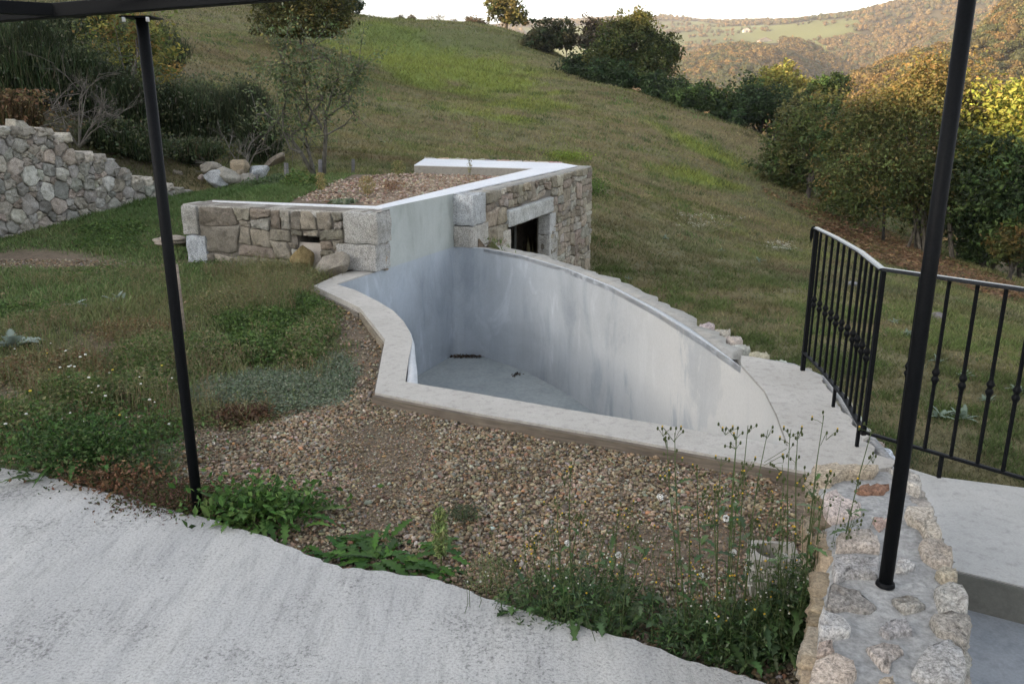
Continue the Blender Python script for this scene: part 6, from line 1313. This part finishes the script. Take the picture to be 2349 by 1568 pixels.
def deadshrub(label, px, py, y_, n, L0, dirs):
    b = np.array(ony(px, py, y_)); b[2] = max(b[2] - .8, float(H(b[0], b[1]))); g = G(); tc = (.10, .092, .078)
    def grow(p, d, L, r_, k):
        d = unit(d); q1 = p + d * L * .5 + [0, 0, .03 * L]; q2 = p + d * L + [0, 0, -.08 * L]; tube(g, [p, q1, q2], [r_, r_ * .7, r_ * .4], 5, tc, False)
        if k > 0:
            for _ in range(4): grow(p + d * L * RG.uniform(.4, 1), d + RG.normal(size=3) * .45 + [0, 0, -.12], L * RG.uniform(.45, .7), r_ * .5, k - 1)
    for _ in range(n): grow(b, np.array([RG.normal() * .7 + dirs, RG.normal() * .4, RG.uniform(.5, 1.1)]), L0 * RG.uniform(.7, 1.2), .02, 3)
    tag(g.build('dead_broom', M['bark']), label, 'dead shrub', 'bleached dead brooms')
deadshrub('bleached dead broom arching over the bank left of the left black post', 175, 290, 14.6, 7, .85, .3); deadshrub('bleached dead broom at the left edge above the wall', 50, 270, 13.6, 5, .8, .1); deadshrub('thin dead branches behind the rock heap', 560, 390, 15.9, 5, .6, .1); deadshrub('wispy grey dead broom high behind the yellowing cherry', 235, 190, 17, 5, .45, 0)

# ================================================================== FAR WOODS, FIELDS, FARM
N = 17000; a = rnd(N, R(-2), R(36)); r = np.sqrt(RG.uniform(150 ** 2, 2050 ** 2, N)); N2 = 26000; r2 = np.sqrt(RG.uniform(260 ** 2, 1300 ** 2, N2)); a = np.concatenate([a, rnd(N2, R(8), R(36))]); r = np.concatenate([r, r2])
x, y = r * np.sin(a), r * np.cos(a); z = H(x, y, False); f = field_mask(x, y); px, py = w2p(x, y, z)
hedgy = (vnoise(x * .012, y * .03, 5) > .70) | (vnoise(x * .02, y * .02, 15) > .82)
k = ((f < .5) | (hedgy & (RG.uniform(size=len(x)) < .5))) & (py < 420) & (px > 1150) & ~((px > 1660) & (px < 1790) & (py > 78) & (py < 122) & (r > 900) & (r < 1260)) & (polydist(x, y, [pq(1690, 1200), pq(1780, 1200), pq(1780, 1330), pq(1650, 1330)]) > 0)
x, y, z, r, f = x[k], y[k], z[k], r[k], f[k]; n = len(x); print('forest', n)
sz = rnd(n, 2.0, 4.6) * (.62 + .38 * sst(280, 620, r)) * (1 + .25 * sst(900, 1800, r)) * np.where(f > .5, .8, 1)
cn = fbm(x * .012, y * .012, 63); FC = np.array([(.14, .098, .038), (.17, .11, .040), (.11, .094, .036), (.07, .078, .030), (.19, .135, .052), (.115, .085, .04)]); kk = np.clip(((cn - .25) * 10 + RG.normal(size=n) * 1.6), 0, 5).astype(int); fcol = FC[np.array([3, 2, 0, 1, 4, 5])[kk]] * (1 + RG.normal(size=(n, 1)) * .16)
IV, IF = I2
V = IV[None] * .66 * (1 + .34 * (vnoise(IV[None, :, 0] * 2.3 + np.arange(n)[:, None] * 7.7, IV[None, :, 1] * 2.3 + IV[None, :, 2] * 1.9, 3)[..., None] - .45)) * np.stack([sz * rnd(n, .85, 1.15), sz * rnd(n, .85, 1.15), sz * rnd(n, .85, 1.25)], 1)[:, None]
C = np.stack([x, y, z + sz * .75], 1); V = (V + C[:, None]).reshape(-1, 3); F = (IF[None] + np.arange(n)[:, None, None] * len(IV)).reshape(-1, 3)
cv = np.repeat(fcol, len(IV), 0) * (1 + RG.normal(size=(len(V), 1)) * .16)
g = G(); g.add(V, [F], np.clip(cv * .62, .01, .9))
m_ = np.where(r < 620, 110, np.where(r < 1000, 44, 24)); ci = np.repeat(np.arange(n), m_); nm = len(ci); d = RG.normal(size=(nm, 3)); d /= np.linalg.norm(d, axis=1)[:, None]; d[:, 2] = np.abs(d[:, 2]) * .9 - .15; P = C[ci] + d * sz[ci][:, None] * rnd(nm, .74, 1.15)[:, None]
leaves(g, P, rnd(nm, .7, 1.5) * (.80 + .65 * sst(400, 1100, r[ci])), np.clip(fcol[ci] * (1 + RG.normal(size=(nm, 1)) * .25), .01, .9), .1, .8)
tag(g.build('far_woods', M['leaf'], smooth=True), kind='stuff')
def farmhouse(label, px, py, y_, L, Wd, Hh, rh, wall, roof, rz, door=True):
    p = ahead(px, y_, 0); zb = float(H(p[0], p[1], False)) - .5; e = empty('farmhouse', (p[0], p[1], zb), label, 'farmhouse'); ca, sa = math.cos(rz), math.sin(rz); U_ = np.array([ca, sa, 0]); V2 = np.array([-sa, ca, 0]); o_ = np.array([p[0], p[1], zb])
    g = G(); A_ = [o_, o_ + U_ * Wd, o_ + U_ * Wd + V2 * L, o_ + V2 * L]; Z_ = UZ * Hh; r0, r1 = o_ + U_ * Wd / 2 + UZ * (Hh + rh), o_ + U_ * Wd / 2 + V2 * L + UZ * (Hh + rh)
    V = A_ + [q_ + Z_ for q_ in A_] + [r0, r1]; g.add(V, [[[0, 1, 5, 4], [1, 2, 6, 5], [2, 3, 7, 6], [3, 0, 4, 7]], [[4, 5, 8], [6, 7, 9]]], wall); g.build('wall', M['plain'], e, False)
    g = G()
    for s_ in (0, 1):
        a_ = (o_ - U_ * .6 - V2 * .6 + UZ * (Hh - .4)) if s_ == 0 else (o_ + U_ * (Wd + .6) - V2 * .6 + UZ * (Hh - .4)); t_ = r0 - V2 * .6 + UZ * .12; g.add([a_, t_, t_ + V2 * (L + 1.2), a_ + V2 * (L + 1.2), a_ + UZ * .3, t_ + UZ * .3, t_ + V2 * (L + 1.2) + UZ * .3, a_ + V2 * (L + 1.2) + UZ * .3], [BOXF], roof)
    g.build('roof', M['plain'], e, False)
    if door: g = G(); box(g, o_ + U_ * Wd * .34 - V2 * .1, U_, V2, UZ, Wd * .32, .15, Hh * .8, (.05, .05, .055)); g.build('door', M['plain'], e, False)
    for q_ in range(2): g = G(); box(g, o_ + U_ * (Wd * (.1 + .68 * q_)) - V2 * .08 + UZ * Hh * .45, U_, V2, UZ, Wd * .1, .12, Hh * .25, (.05, .05, .06)); g.build('window', M['plain'], e, False)
    return e
farmhouse('white gabled farm building with a dark doorway on the distant fields', 1728, 1240, 0, 22, 13, 6.5, 5, (.82, .82, .80), (.20, .19, .19), -.35)if False else farmhouse('white gabled farm building with a dark doorway on the distant fields', 1728, 92, 1240, 16, 10, 5.5, 3.6, (.50, .50, .49), (.10, .095, .095), -.25)
farmhouse('long low farmhouse with a reddish roof left of the white gable', 1690, 88, 1290, 9, 20, 4, 3.6, (.20, .19, .17), (.13, .085, .065), .25)
farmhouse('tiny pale shed beside the wood on the distant fields', 1655, 78, 1420, 8, 10, 5, 3, (.35, .34, .32), (.2, .19, .18), .1)
# ================================================================== HAZE
HV = bpy.data.materials.new('haze'); HV.use_nodes = True; t = HV.node_tree; t.nodes.clear(); o = t.nodes.new('ShaderNodeOutputMaterial'); pv = t.nodes.new('ShaderNodeVolumePrincipled')
pv.inputs['Color'].default_value = (.93, .95, 1.0, 1); pv.inputs['Density'].default_value = .00017; pv.inputs['Anisotropy'].default_value = .2; t.links.new(pv.outputs[0], o.inputs['Volume'])
g = G(); zl = float(ZZ.min()) - 3; box(g, (-3330, -3330, zl), (1, 0, 0), (0, 1, 0), UZ, 6660, 7650, 300 - zl); print('zmax', ZZ.max()); hz = g.build('haze', HV, None, False); tag(hz, kind='stuff')
